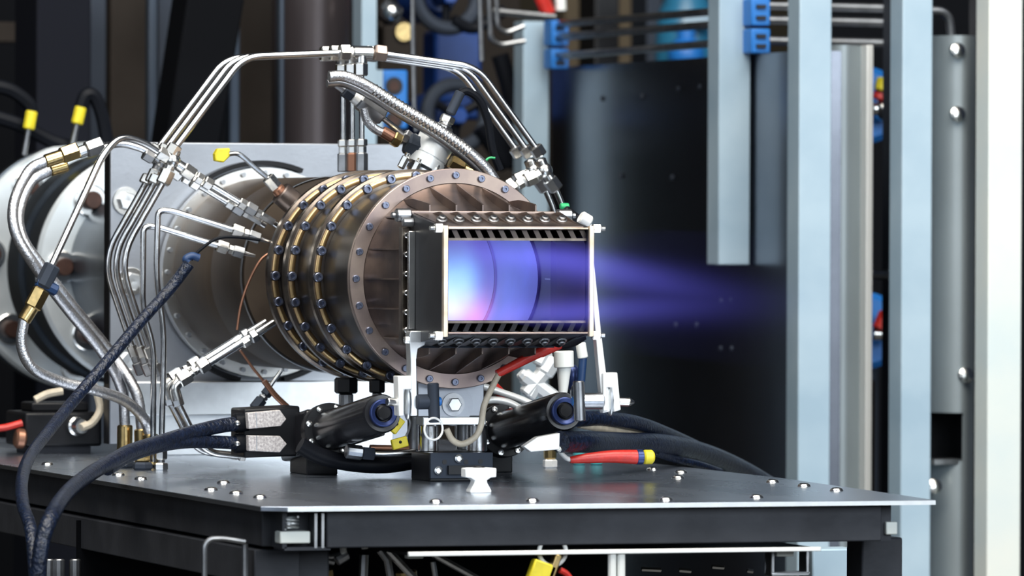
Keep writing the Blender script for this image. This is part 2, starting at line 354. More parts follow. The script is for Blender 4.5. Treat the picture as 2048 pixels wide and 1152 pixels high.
        for k in range(8):
            x = -.0595 + .0170 * k; y = -.150; z = s * (.0640 - .0130 * ((ym - y) / (ym - ye - .012)))
            inst('flap_screw', b2, axis_matrix((x, y, z), (nrm + Vector((0, -.5, 0)))), fp)
            m = MB(); x2 = x + .0085
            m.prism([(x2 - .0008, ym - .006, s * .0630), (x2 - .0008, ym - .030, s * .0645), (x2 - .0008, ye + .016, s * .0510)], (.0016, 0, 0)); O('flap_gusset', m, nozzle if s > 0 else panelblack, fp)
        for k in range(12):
            x = -.0630 + .01145 * k; m = MB(); m.prism([(x + .0040, ye + .006, s * .0385), (x + .0090, ye + .006, s * .0385), (x + .0045, ye + .006, s * .0475), (x - .0005, ye + .006, s * .0475)], (.0, .02, 0)); O('cooling_rib', m, casing if s > 0 else black, e)  # lower ribs coloured black to stand for their shade
        m = MB(); m.bb(-.069, .069, ye + .004, ye + .009, *sorted((s * .0375, s * .0398))); O('inner_lip', m, ringdark, e)
    # inside: round duct, transition, square exit
    m = MB(); m.lathe([(0, .292), (.0868, .292), (.0868, .1420), (.0855, .1405), (.0855, .1375), (.0868, .136), (.0868, .002), (.0855, .001), (.0855, -.002), (.0868, -.0035)], (0, 0, 0), AX, 80); O('duct_liner', m, liner, e)
    for y in (.139, -.0005):
        m = MB(); m.torus((0, y, 0), AX, .0862, .0012, 80, 6); O('liner_seam', m, linerseam, e)
    rows = [sec(.0868, .0685, .0385, (i / 8), -.0035 - .107 * i / 8) for i in range(9)] + [sec(.0868, .0685, .0385, 1, ye + .006)]
    O('exit_liner', loft(rows), exitm, e, ang=50)
    return e
engine()

# plume: burning gas, a volume that gives off light
def plume():
    def vol(name, density, col):
        m = bpy.data.materials.new(name); m.use_nodes = True; N = m.node_tree.nodes; L = m.node_tree.links
        N.remove(N['Principled BSDF']); em = N.new('ShaderNodeEmission'); L.new(em.outputs[0], N['Material Output'].inputs['Volume'])
        return m, N, L, em
    m, N, L, em = vol('flame gas', 1, None)
    geo = N.new('ShaderNodeNewGeometry'); sep = N.new('ShaderNodeSeparateXYZ'); L.new(geo.outputs['Position'], sep.inputs[0])
    def M(op, a, b=None, c=None):
        n = N.new('ShaderNodeMath'); n.operation = op
        for i, x in enumerate((a, b, c)):
            if x is None: continue
            if isinstance(x, (int, float)): n.inputs[i].default_value = x
            else: L.new(x, n.inputs[i])
        return n.outputs[0]
    x, y, z = sep.outputs
    s = M('DIVIDE', M('SUBTRACT', -.05, y), .95)                       # 0 in the nozzle, 1 at the tip
    s = M('MINIMUM', M('MAXIMUM', s, 0.0), 1.0)
    inv = M('SUBTRACT', 1.0, s)
    zc = M('MAXIMUM', M('SUBTRACT', .038, M('MULTIPLY', s, .050)), 0.0)
    wz = M('ADD', M('MULTIPLY', s, .014), .0062)
    dz = M('DIVIDE', M('SUBTRACT', M('ABSOLUTE', M('ADD', z, M('MULTIPLY', s, .018))), zc), wz)
    sheet_ = M('EXPONENT', M('MULTIPLY', M('MULTIPLY', dz, dz), -1.0))
    dx = M('DIVIDE', x, M('SUBTRACT', .062, M('MULTIPLY', s, .022))); core = M('EXPONENT', M('MULTIPLY', M('MULTIPLY', dx, dx), -1.0))
    fade = M('POWER', inv, 1.4)
    nz = N.new('ShaderNodeTexNoise'); nz.inputs['Scale'].default_value = 9; nz.inputs['Detail'].default_value = 3
    mp = N.new('ShaderNodeMapping'); mp.inputs['Scale'].default_value = (1, .18, 1.3); L.new(geo.outputs['Position'], mp.inputs[0]); L.new(mp.outputs[0], nz.inputs[0])
    ns = M('ADD', M('MULTIPLY', nz.outputs['Fac'], 1.4), .25)
    up_ = M('ADD', M('MULTIPLY', z, 9.0), 1.0); e = M('MULTIPLY', M('MULTIPLY', M('MULTIPLY', M('MULTIPLY', sheet_, up_), core), fade), ns)
    haze = M('MULTIPLY', M('MULTIPLY', core, fade), .045)
    L.new(M('MULTIPLY', M('ADD', e, haze), PLUME), em.inputs['Strength']); em.inputs['Color'].default_value = (.17, .16, 1.0, 1)
    rows = []
    for k in range(11):
        t = k / 10; y_ = -.2005 - .78 * t; hx = .067 * (1 - t) + .05 * t; hz = .0375 + .018 * min(1, max(0, t - .16) * 3); c = -.012 * t
        if t < .17: hx = .067; hz = .0375
        rows.append([Vector((hx * math.cos(a) if 0 else hx * (1 if math.cos(a) > 0 else -1) * abs(math.cos(a)) ** .5, y_, c + hz * (1 if math.sin(a) > 0 else -1) * abs(math.sin(a)) ** .5)) for a in [2 * PI * (i + .5) / 24 for i in range(24)]])
    n = 24; b = MB(); b.add([p for r in rows for p in r], [[j * n + i, j * n + (i + 1) % n, (j + 1) * n + (i + 1) % n, (j + 1) * n + i] for j in range(10) for i in range(n)] + [list(range(n)), list(range(10 * n, 11 * n))])
    o = O('exhaust_flame', b, m, smooth=False); tag(o, 'translucent blue violet exhaust flame shooting from the rectangular nozzle', 'flame')
    # fire inside the duct
    m2, N, L, em = vol('combustion gas', 1, None)
    geo = N.new('ShaderNodeNewGeometry'); nz = N.new('ShaderNodeTexNoise'); nz.inputs['Scale'].default_value = 22; nz.inputs['Detail'].default_value = 3; L.new(geo.outputs['Position'], nz.inputs[0])
    def glow(c, r, amp, col):          # a soft burning kernel
        v = N.new('ShaderNodeVectorMath'); v.operation = 'DISTANCE'; L.new(geo.outputs['Position'], v.inputs[0]); v.inputs[1].default_value = c
        a = N.new('ShaderNodeMath'); a.operation = 'DIVIDE'; L.new(v.outputs['Value'], a.inputs[0]); a.inputs[1].default_value = r
        b_ = N.new('ShaderNodeMath'); b_.operation = 'POWER'; L.new(a.outputs[0], b_.inputs[0]); b_.inputs[1].default_value = 2
        d = N.new('ShaderNodeMath'); d.operation = 'MULTIPLY'; L.new(b_.outputs[0], d.inputs[0]); d.inputs[1].default_value = -1
        e = N.new('ShaderNodeMath'); e.operation = 'EXPONENT'; L.new(d.outputs[0], e.inputs[0])
        g = N.new('ShaderNodeMath'); g.operation = 'MULTIPLY'; L.new(e.outputs[0], g.inputs[0]); L.new(nz.outputs['Fac'], g.inputs[1])
        k = N.new('ShaderNodeVectorMath'); k.operation = 'SCALE'; k.inputs[0].default_value = [x * amp for x in col]; L.new(g.outputs[0], k.inputs['Scale']); return k.outputs[0]
    def vadd(a, b_):
        v = N.new('ShaderNodeVectorMath'); v.operation = 'ADD'; L.new(a, v.inputs[0]); L.new(b_, v.inputs[1]); return v.outputs[0]
    base = N.new('ShaderNodeVectorMath'); base.operation = 'SCALE'; base.inputs[0].default_value = (.34, .27, .92); L.new(nz.outputs['Fac'], base.inputs['Scale'])
    c = vadd(vadd(base.outputs[0], glow((.050, .17, -.014), .032, 13, (.20, .66, 1))), vadd(glow((.052, .11, -.042), .024, 9.5, (1, .25, .36)), glow((.060, .21, -.035), .03, 6, (1, .75, .9))))
    L.new(c, em.inputs['Color']); em.inputs['Strength'].default_value = CORE
    b = MB(); b.lathe([(0, .02), (.080, .02), (.080, .285), (0, .285)], (0, 0, 0), AX, 32)
    o = O('combustion_fire', b, m2, smooth=False); tag(o, 'glowing blue white and pink fire inside the engine duct', 'flame')
PLUME, CORE = 3.5, 2.8
plume()
# ------------------------------------------------------------------ mounting plate and the flanged pipe behind it
def plate():
    Y = .70
    a = at(221, 284, Y); b = at(830, 288, Y)
    t = T('mounting_plate', 'grey brushed upright plate with big washers that holds the engine', 'plate', (0, Y, ZT))
    m = MB(); m.bb(a.x, b.x, Y, Y + .024, ZT + .012, a.z); O('plate_body', m, brushed, t, bevel=.0012)
    m = MB(); m.bb(a.x - .0008, a.x - .0001, Y + .001, Y + .023, ZT + .012, a.z - .001); O('edge_strip', m, black, t, label='thin black strip on the side edge')  # thin black strip laid over the plate's side face
    m = MB(); p = at(258, 764, .665); q = at(800, 828, .665); m.bb(p.x, q.x, .665, .70, q.z, p.z); m.bb(p.x, q.x, .69, .70, ZT, q.z); O('foot_angle', m, alu, t, bevel=.001, label='pale foot angle under the engine')
    w = MB(); w.lathe([(0, 0), (.0150, 0), (.0150, .0026), (.0145, .0032), (0, .0032)], n=28); wm = mesh_of('washer', w, bright)
    h = MB(); h.lathe([(0, 0), (.0100, 0), (.0100, .0062), (.0088, .0072), (.0050, .0072), (0, .0068)], n=6); hm = mesh_of('bolt_head', h, alu, ang=20)
    for px, py in ((252, 402), (262, 563), (255, 722), (455, 312), (795, 400)):
        if px == 455: continue
        c = at(px, py, Y); W_ = inst('washer', wm, axis_matrix(c, (0, -1, 0)), t)
        inst('bolt_head', hm, axis_matrix(c + Vector((0, -.003, 0)), (0, -1, 0), (1, 0, .3)), W_)
plate()
def bigpipe():
    t = T('flanged_pipe', 'big chromed pipe with two bolted flanges behind the mounting plate', 'pipe', (0, 1.1, -.19))
    m = MB(); m.lathe([(.098, .726), (.098, 1.15), (.098, 1.30), (.098, 1.9)], (0, 0, 0), AX, 64); O('pipe_body', m, pipeblue, t)
    st = MB(); st.lathe([(0, 0), (.0105, 0), (.0105, .012), (.009, .014), (0, .014)], n=14); sm = mesh_of('stud', st, studbrown)
    ws = MB(); ws.lathe([(0, 0), (.0185, 0), (.0185, .004), (.017, .005), (0, .005)], n=22); wm = mesh_of('stud_washer', ws, bright)
    for y, R, th, bc, ph in ((1.145, .136, .15, .1075, 1), (1.45, .147, .05, .120, 7)):
        m = MB(); m.lathe([(.096, y), (R - .004, y), (R, y + .004), (R, y + .008), (.096, y + .008)], (0, 0, 0), AX, 96, True); f_ = O('pipe_flange', m, chrome, t)
        m = MB(); m.lathe([(.096, y + .008), (R - .002, y + .008), (R - .002, y + th * .4), (R - .006, y + th * .44), (R - .006, y + th * .6), (R - .001, y + th * .64), (R - .001, y + th), (.096, y + th)], (0, 0, 0), AX, 96, True); O('flange_hub', m, pipeblue, t)
        for k in range(8):
            a = math.radians(ph + 45 * k); p = (-bc * math.cos(a), y, bc * math.sin(a))
            w_ = inst('stud_washer', wm, axis_matrix(p, (0, -1, 0)), f_); inst('stud', sm, axis_matrix((p[0], y - .005, p[2]), (0, -1, 0)), w_)
bigpipe()

# ------------------------------------------------------------------ tubes and fittings
TR = .0033
def chain(t, p, q, spec):
    """fittings in a row from p to q: (name, start, end, radius, sides, material)"""
    p, q = Vector(p), Vector(q)
    for nm, a, b, r, n, mt in spec:
        m = MB(); m.rod(p.lerp(q, a), p.lerp(q, b), r, r * .16, n); O(nm, m, mt, t, ang=25)
def nut(t, p, q, r=.0072, mt=None, nm='nut'): chain(t, p, q, [(nm, 0, 1, r, 6, mt or bright)])
def tube_thing(name, label, cat, pts, r=TR, bend=.02, mt=None, group=None, curve=False, n=12):
    t = T(name, label, cat, pts[0], group); m = MB(); m.tube(spl(pts) if curve else fil(pts, bend), r, n); O('pipe' if not curve else 'hose_body', m, mt or steel, t); return t
def sh(p, d): return Vector(p) + Vector((0, d, 0))
ym = .34; dys = (0, .034, .068)
wh = ('front', 'middle', 'rear')
for k, dy in enumerate(dys):
    s = lambda pts: [sh(p, dy) for p in P(pts, ym)]
    t = tube_thing('manifold_tube', 'bent steel tube from plate side cross up to the top tee, %s of three' % wh[k], 'tube', s([(347, 300), (487, 113), (690, 105)]), TR * 1.05, .019)
    a = s([(340, 310), (352, 290), (678, 105), (700, 105)]); nut(t, a[0], a[1], .0075); nut(t, a[2], a[3], .0086)
    t = tube_thing('manifold_tube', 'bent steel tube from the top tee down toward the dark sheet, %s of three' % wh[k], 'tube', s([(755, 106), (955, 134), (1076, 302)]), TR * 1.05, .019)
    a = s([(748, 105), (772, 108), (1070, 293), (1082, 312)]); nut(t, a[0], a[1], .0090, tan if k == 0 else bright); nut(t, a[2], a[3], .0075)
    t = T('top_tee', 'bright tee fitting at the peak of the arched tubes, %s of three' % wh[k], 'fitting', s([(722, 130)])[0])
    m = MB(); a = s([(704, 105), (746, 106), (722, 106), (722, 128)]); m.rod(a[0], a[1], .0072, n=14); m.rod(a[2], a[3], .0066, n=14); O('tee_body', m, bright, t)
    a = s([(722, 126), (722, 152)]); nut(t, a[0], a[1], .0072)
    t = tube_thing('drop_tube', 'straight upright steel tube from top tee into the engine, %s of three' % wh[k], 'tube', s([(723, 150), (724, 320)]), TR * .9)
    a = s([(724, 278), (724, 292), (724, 306), (724, 343)])
    nut(t, a[0], a[1], .0058); nut(t, a[1], a[2], .0048); nut(t, a[2], a[3], .0062, copper if k == 1 else dullsteel, 'adapter')
# plate side crosses, branch tubes
for k, dy in enumerate((0, .048)):
    s = lambda pts: [sh(p, dy) for p in P(pts, ym)]
    t = T('cross_fitting', ('bright' if k == 0 else 'dull') + ' four way cross fitting joining steel tubes beside the yellow plug, %s of two' % ('front', 'rear')[k], 'fitting', s([(347, 323)])[0])
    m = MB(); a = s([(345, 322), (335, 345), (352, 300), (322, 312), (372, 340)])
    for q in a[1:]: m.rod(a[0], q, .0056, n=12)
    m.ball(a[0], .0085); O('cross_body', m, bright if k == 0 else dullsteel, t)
    a = s([(338, 340), (326, 366), (366, 336), (388, 352), (392, 353), (405, 361), (408, 362), (424, 372)]); nut(t, a[0], a[1], .0076); nut(t, a[2], a[3], .0078); nut(t, a[4], a[5], .0062); nut(t, a[6], a[7], .0066)
    # injector line into ring
    t = tube_thing('injector_line', 'short steel injector line from the cross down to upper ring edge, %s of two' % ('front', 'rear')[k], 'tube', s([(415, 366), (483, 407), (556, 452)]), TR, .004)
    a = s([(478, 404), (492, 412), (512, 424), (522, 430), (548, 446)]); nut(t, a[0], a[1], .0058); nut(t, a[1], a[2], .0066, dullsteel); nut(t, a[2], a[3], .0048); nut(t, a[3], a[4], .0042, steel, 'nozzle_tip')
for k, dy in enumerate(dys):
    s = lambda pts: [sh(p, dy) for p in P(pts, ym)]
    t = tube_thing('side_tube', 'bent steel tube running from the cross down past the plate bolts, %s of three' % wh[k], 'tube', s([(330, 358), (238, 520), (304, 715)]), TR, .03)
    a = s([(333, 350), (324, 368), (296, 694), (304, 716), (308, 728), (318, 752)]); nut(t, a[0], a[1], .0074); nut(t, a[2], a[3], .0052); nut(t, a[3], a[4], .0046, dullsteel); nut(t, a[4], a[5], .0060, dullsteel)
# tubes with a swan bend rising from the table
for k, (pts, f1, ye_) in enumerate((([(322, 948), (328, 662), (312, 560), (316, 420), (345, 422), (480, 464)], [(464, 458), (486, 466), (497, 469), (519, 478), (540, 484)], 0), ([(316, 925), (318, 694), (295, 622), (297, 452), (326, 454), (448, 492)], [(444, 491), (466, 498), (476, 501), (498, 507), (521, 512)], .02))):
    s = lambda q: [sh(p, ye_) for p in P(q, .30)]
    t = tube_thing('injector_tube', ('taller' if k == 0 else 'shorter') + ' thin tube rising from the table with a swan bend into the engine ring', 'tube', s(pts), TR * .95, .022)
    a = s(f1); nut(t, a[0], a[1], .0068); nut(t, a[1], a[2], .0050); nut(t, a[2], a[3], .0062, dullsteel); m = MB(); m.cyl(a[3], a[4], .0026, .0014, 10); O('nozzle_tip', m, steel, t)
    if k == 0:
        b = Vector((at(322, 948, .3).x, .3, ZT)); chain(t, b, b + Vector((0, 0, .024)), [('foot_nut', 0, .30, .0072, 6, bright), ('neck', .3, .45, .004, 12, steel), ('nut', .45, 1, .0064, 6, bright)])
# lower injector lines
for k, dy in enumerate((0, .03)):
    s = lambda pts: [sh(p, dy) for p in P(pts, ym)]
    t = tube_thing('lower_injector_line', 'steel injector line climbing from the lower manifold to the ring, %s of two' % ('front', 'rear')[k], 'tube', s([(360, 762), (478, 688), (548, 645)]), TR * 1.25, .004)
    a = s([(356, 762), (380, 748), (384, 744), (392, 739), (396, 737), (416, 724), (484, 688), (498, 679), (500, 676), (514, 668)]); nut(t, a[0], a[1], .0086); nut(t, a[2], a[3], .0056); nut(t, a[4], a[5], .0082); nut(t, a[6], a[7], .0058); nut(t, a[8], a[9], .0072, dullsteel)
    t = T('lower_elbow', 'bright elbow fitting under the lower injector lines, %s of two' % ('front', 'rear')[k], 'fitting', s([(352, 790)])[0])
    m = MB(); a = s([(358, 764), (347, 775), (354, 800)]); m.tube(fil(a, .006), .0062, 12); O('elbow_body', m, bright, t); a = s([(352, 792), (358, 812)]); nut(t, a[0], a[1], .0062)
    t = tube_thing('return_tube', 'steel tube curving from the elbow along the table to the motors, %s of two' % ('front', 'rear')[k], 'tube', s([(355, 805), (392, 878), (420, 906), (478, 912)]), TR * 1.1, .03)
    b = s([(478, 912), (490, 913)]); nut(t, b[0], b[1], .0055)
# tubes that end in braided hoses with brass ends
BR = .0056
t = tube_thing('hose_tube', 'long steel tube bending over from the cross down to a brass hose nut', 'tube', P([(330, 312, .34), (285, 283, .335), (240, 272, .33), (205, 310, .32), (95, 548, .30)]), TR * 1.1, .03)
a = P([(338, 316), (316, 303)], .34); nut(t, a[0], a[1], .0074)
t = tube_thing('hose_tube', 'short steel tube bending over the plate corner to a steel hose coupling', 'tube', P([(318, 322), (292, 300), (240, 284), (190, 302)], .36), TR * 1.1, .03)
a = P([(308, 318), (288, 306), (205, 288), (172, 300), (164, 303), (156, 306)], .36); nut(t, a[0], a[1], .007, dullsteel); chain(t, a[2], a[3], [('coupling', 0, 1, .0090, 6, dullsteel)]); chain(t, a[3], a[5], [('coupling_neck', 0, 1, .0062, 14, bright)])
def hose(label, pts, ends, Y=None):
    t = T('braided_hose', label, 'hose', P(pts, Y)[0]); m = MB(); m.tube(spl(P(pts, Y), 8), BR, 12); O('hose_body', m, braid, t)
    for p, q, kind in ends:
        a, b = P([p, q], Y)
        if kind == 'nut': chain(t, a, b, [('brass_nut', 0, 1, .0092, 6, brass)])
        else: chain(t, a, b, [('brass_ferrule', 0, 1, .0070 if kind == 'f' else .0080, 18, brass)])
    return t
hose('steel braided hose looping from the short tube beside the plate down to brass post', [(92, 322, .36), (58, 342, .36), (28, 405, .35), (32, 468, .34), (72, 535, .34), (130, 612, .36), (205, 705, .38), (243, 778, .40), (250, 850, .40)], [((156, 300, .36), (122, 312, .36), 'nut'), ((124, 312, .36), (90, 323, .36), 'f'), ((250, 850, .40), (249, 932, .40), 'g')])
hose('steel braided hose running behind its twin from the plate corner to middle brass post', [(100, 340, .39), (62, 365, .39), (38, 425, .38), (46, 478, .37), (86, 536, .37), (145, 612, .38), (222, 706, .40), (272, 785, .38), (284, 858, .38)], [((134, 330, .39), (100, 340, .39), 'f'), ((284, 858, .38), (285, 934, .38), 'g')])
hose('steel braided hose with brass nut sagging across to the last brass post', [(48, 638, .30), (43, 690, .30), (64, 735, .30), (118, 762, .31), (190, 780, .32), (250, 802, .34), (288, 838, .36), (301, 872, .36)], [((84, 578, .30), (64, 616, .30), 'nut'), ((66, 612, .30), (47, 642, .30), 'f'), ((301, 868, .36), (302, 930, .36), 'g')])
t = T('clamp_block', 'small dark blue clamp where the long tube crosses the braided hoses', 'clamp', at(92, 560, .30)); m = MB(); a, b = P([(106, 530), (84, 574)], .30); m.rod(a, b, .0088, n=8); O('clamp_body', m, slate, t)
m = MB(); a, b = P([(74, 562), (114, 582)], .30); m.rod(a, b, .0060, n=8); O('strap', m, bluetie, t)
# hexagonal bases of the brass posts
for k, (px, py) in enumerate(((249, 936), (285, 940), (302, 934))):
    c = atz(px, py, ZT); t = T('bulkhead_fitting', 'dark hexagonal bulkhead nut on table under the %s brass post' % ('outer', 'middle', 'inner')[k], 'fitting', c); m = MB(); m.rod(c, c + Vector((0, 0, .008)), .0105, n=6); O('nut', m, slate, t)
    m = MB(); m.rod(c + Vector((0, 0, .008)), c + Vector((0, 0, .018)), .0078, n=6); O('brass_hexagon', m, brass, t)

# ------------------------------------------------------------------ far side manifold by the dark sheet
for k, dy in enumerate((0, .034)):
    s = lambda pts: [sh(p, dy) for p in P(pts, ym)]
    t = T('cross_fitting', 'bright cross fitting above the nozzle next to the pale strut, %s of two' % ('front', 'rear')[k], 'fitting', s([(1088, 340)])[0])
    m = MB(); a = s([(1088, 342), (1079, 318), (1068, 355), (1104, 366)])
    for q in a[1:]: m.rod(a[0], q, .0066, n=12)
    m.ball(a[0], .0090); O('cross_body', m, bright, t)
    a = s([(1072, 352), (1050, 362), (1046, 364), (1034, 371), (1032, 372), (1014, 382), (1098, 358), (1114, 380)]); nut(t, a[0], a[1], .0080); nut(t, a[2], a[3], .0060); nut(t, a[4], a[5], .0070); nut(t, a[6], a[7], .0080)
    t = tube_thing('far_tube', 'steel tube dropping from the cross behind the green cap, %s of two' % ('front', 'rear')[k], 'tube', s([(1110, 376), (1128, 418), (1150, 520), (1085, 700)]), TR, .03)
c = at(1129, 413, .30); t = T('green_plug', 'small green cap above the nozzle corner', 'cap', c); m = MB(); m.rod(c - Vector((.0045, 0, 0)), c + Vector((.0045, 0, 0)), .0034, n=12); O('cap_body', m, greenp, t); m = MB(); m.rod(c + Vector((0, .002, -.006)), c + Vector((0, .002, -.001)), .002, n=8); O('stem', m, black, t)
m = MB(); a, b = P([(1128, 420), (1170, 452)], -.06); m.rod(a, b, .0055, n=10); tag(O('hinge_strut', m, black), 'black strut from the green cap to the nozzle corner', 'strut')

# ------------------------------------------------------------------ support stand
def stand():
    t = T('support_stand', 'stand with grey bracket and two steel posts under the engine flange', 'stand', (0, 0, ZT))
    y = .012; a = at(836, 772, y); b = at(968, 850, y); zb = at(905, 833, y).z
    m = MB(); m.prism([(a.x, y, zb), (b.x, y, zb), (b.x, y, a.z + .012), (.018, y, a.z + .0), (0, y, a.z - .0), (-.018, y, a.z), (a.x, y, a.z + .012)], (0, .010, 0)); O('bracket', m, brushed, t, bevel=.0008)
    c = at(905, 809, y)
    m = MB(); m.lathe([(0, 0), (.0205, 0), (.0205, .0012), (0, .0012)], c, (0, -1, 0), 32); O('boss', m, brushed, t)
    m = MB(); m.lathe([(0, .001), (.0112, .001), (.0112, .0032), (0, .0034)], c, (0, -1, 0), 28); O('washer', m, dullsteel, t)
    m = MB(); m.lathe([(0, .003), (.0072, .003), (.0072, .0080), (.0062, .0090), (0, .0090)], c, (0, -1, 0), 6); O('bolt_head', m, alu, t, ang=20)
    m = MB(); p = at(870, 834, y - .004); q = at(972, 850, y - .004); m.bb(p.x - .012, q.x, y - .004, y + .02, q.z, p.z); O('cross_bar', m, alu, t, bevel=.0008)
    zt = q.z; zl = at(900, 905, -.01).z
    for px in (857, 954):
        x = at(px, 860, y + .004).x; m = MB(); m.rod((x, y + .004, zl), (x, y + .004, zt), .0098, .0008, 24); O('post', m, steel, t)
    for px in (832, 930):
        x = at(px, 860, .06).x; m = MB(); m.rod((x, .06, zl), (x, .06, zt + .008), .0085, .0008, 24); O('post', m, dullsteel, t)
    x0 = at(862, 930, -.03).x; x1 = at(984, 930, -.03).x
    m = MB(); m.bb(x0, x1, -.026, .035, ZT, zl); O('base_block', m, black, t, bevel=.001)
    m = MB(); m.bb(x0 - .0004, x1 + .001, -.030, -.026, ZT + .003, zl + .0005); fp = O('front_plate', m, slate, t, bevel=.0005, label='dark slate front plate with bright edges')
    for px, py, r in ((917, 917, .0042), (876, 941, .0042), (914, 941, .0030)):
        m = MB(); p = at(px, py, -.03); m.lathe([(r, -.0005), (r, .0022), (r * .6, .003), (r * .5, .001), (0, .001)], p, (0, -1, 0), 14); O('screw', m, bright, fp)
    for px, py in ((889, 924), (932, 924), (961, 923)):
        m = MB(); p = at(px, py, -.03); m.lathe([(.0024, -.0004), (.0024, .0004), (0, .0004)], p, (0, -1, 0), 10); O('hole', m, darkhole, fp)
    m = MB(); p = at(895, 931, -.03); q = at(960, 948, -.03); m.bb(p.x, q.x, -.034, -.030, q.z, p.z); O('slide_block', m, black, fp)
stand()
def knob():
    c = atz(962, 986, ZT); y = c.y; k = (at(963, 986, y) - at(962, 986, y)).x
    t = T('spool_clamp', 'bright spool shaped clamp foot standing in front of the support stand', 'clamp', c)
    hw = [(21, 0), (21, 5), (13, 19), (12, 24), (20, 29), (31, 30), (31, 47), (20, 48)]
    pr = [(x * k, z * k) for x, z in hw]; poly = [(c.x + x, y, ZT + z) for x, z in pr] + [(c.x - x, y, ZT + z) for x, z in pr[::-1]]
    m = MB(); m.prism(poly, (0, .014, 0)); O('foot_body', m, whitealu, t, bevel=.0008)
    m = MB(); m.rod((c.x, y + .007, ZT + 47 * k), (c.x, y + .007, ZT + 51 * k), .006, n=14); O('stem_cap', m, black, t)
knob()

# ------------------------------------------------------------------ actuators and linkages
def actuator(front, rear, label, plates):
    f_, r_ = Vector(front), Vector(rear); d = (r_ - f_).normalized(); t = T('linear_actuator', label, 'actuator', (r_.x, r_.y, ZT))
    L = (r_ - f_).length; u, w = frame(d)
    m = MB(); m.lathe([(0, .004), (.0175, .004), (.0190, .008), (.0190, L - .004), (0, L - .004)], f_, d, 32); bd = O('barrel', m, blackgloss, t)
    for k in range(6):
        a = PI * (k + .2) / 6 + PI * .5; m = MB(); o_ = (u * math.cos(a) + w * math.sin(a)) * .0188; m.rod(f_ + d * .03 + o_, f_ + d * (L - .012) + o_, .0022, n=8); O('tie_rod', m, black, bd)
    m = MB(); m.lathe([(.0088, -.001), (.0112, -.002), (.0130, .000), (.0130, .010), (.0088, .010)], f_, d, 32, True); O('blue_seal', m, blueano, t)
    m = MB(); m.torus(f_ - d * .001, d, .0122, .0014, 36, 8); O('seal_bead', m, blueano, t)
    m = MB(); m.rod(f_ - d * .004, f_ + d * .012, .0072, n=18); O('ram', m, black, t)
    m = MB(); m.lathe([(0, L - .012), (.0262, L - .012), (.0270, L - .010), (.0270, L + .002), (0, L + .002)], f_, d, 36); fl = O('mount_flange', m, black, t)
    for k in range(8):
        a = 2 * PI * (k + .35) / 8; p = f_ + d * (L - .012) + (u * math.cos(a) + w * math.sin(a)) * .0232
        m = MB(); m.lathe([(.0030, 0), (.0030, .0022), (.0014, .0026), (.0012, .001), (0, .001)], p, -d, 10); O('screw', m, bright, fl)
    m = MB(); M3 = axis_matrix((0, 0, 0), d).to_3x3(); m.box(f_ + d * (L + .050), (.044, .044, .096), M3.to_4x4()); O('motor_housing', m, blackgloss, t, bevel=.004)
    m = MB(); q = f_ + d * (L + .05); m.bb(q.x - .016, q.x + .016, q.y - .03, q.y + .03, ZT, q.z - .018); O('pedestal', m, black, t, bevel=.001)
    return t
YA = -.06
A1 = at(767, 826, YA); A2 = at(1130, 822, YA)
B1 = at(655, 862, .135); B2 = at(1005, 862, .150)
actuator(A1, B1, 'black cylinder actuator with blue end ring beside the speckled connector plates', None)
actuator(A2, B2, 'black cylinder actuator with blue end ring beside the plain white connector plate', None)
def pentagon(label, pts, Y, mt, depth=.010):
    q = P(pts, Y); c = sum(q, Vector()) / len(q); t = T('connector_plate', label, 'connector', c)
    m = MB(); m.prism(q, (0, depth, 0)); O('arrow_block', m, mt, t, bevel=.0006); return t, q
t, q = pentagon('upper speckled silver arrow shaped connector on the black motor', [(495, 826), (560, 820), (573, 838), (562, 852), (498, 858)], .16, speck)
m = MB(); m.prism([q[0].lerp(q[1], .24), q[0].lerp(q[1], .26), q[4].lerp(q[3], .26), q[4].lerp(q[3], .24)], (0, -.0006, 0)); O('split_line', m, dullsteel, t)
t, q = pentagon('lower speckled silver arrow shaped connector on the black motor', [(497, 871), (560, 872), (574, 888), (560, 905), (498, 902)], .16, speck)
m = MB(); m.prism([q[0].lerp(q[1], .24), q[0].lerp(q[1], .26), q[4].lerp(q[3], .26), q[4].lerp(q[3], .24)], (0, -.0006, 0)); O('split_line', m, dullsteel, t)
pentagon('plain white arrow shaped connector under the actuator near red cable', [(1120, 866), (1075, 874), (1047, 893), (1062, 904), (1119, 899)], -.075, whitealu)
for Y0, pts in ((.163, [(488, 818), (600, 812), (602, 912), (488, 916)]),):
    q = P(pts, Y0 + .012); t = T('connector_housing', 'black housing that carries the two speckled connectors', 'housing', Vector((q[0].x, q[0].y, ZT))); m = MB(); m.prism(q, (0, .05, 0)); O('housing_body', m, black, t, bevel=.002)
    for px, py in ((476, 845), (476, 886)):
        m = MB(); a, b = P([(498, py), (466, py + 1)], .18); m.rod(a, b, .0098, n=16); g = O('cable_gland', m, rubber, t); m = MB(); p = at(475, py + 1, .168); m.ball(p, .0030, 10, 6); O('screw', m, bright, g)

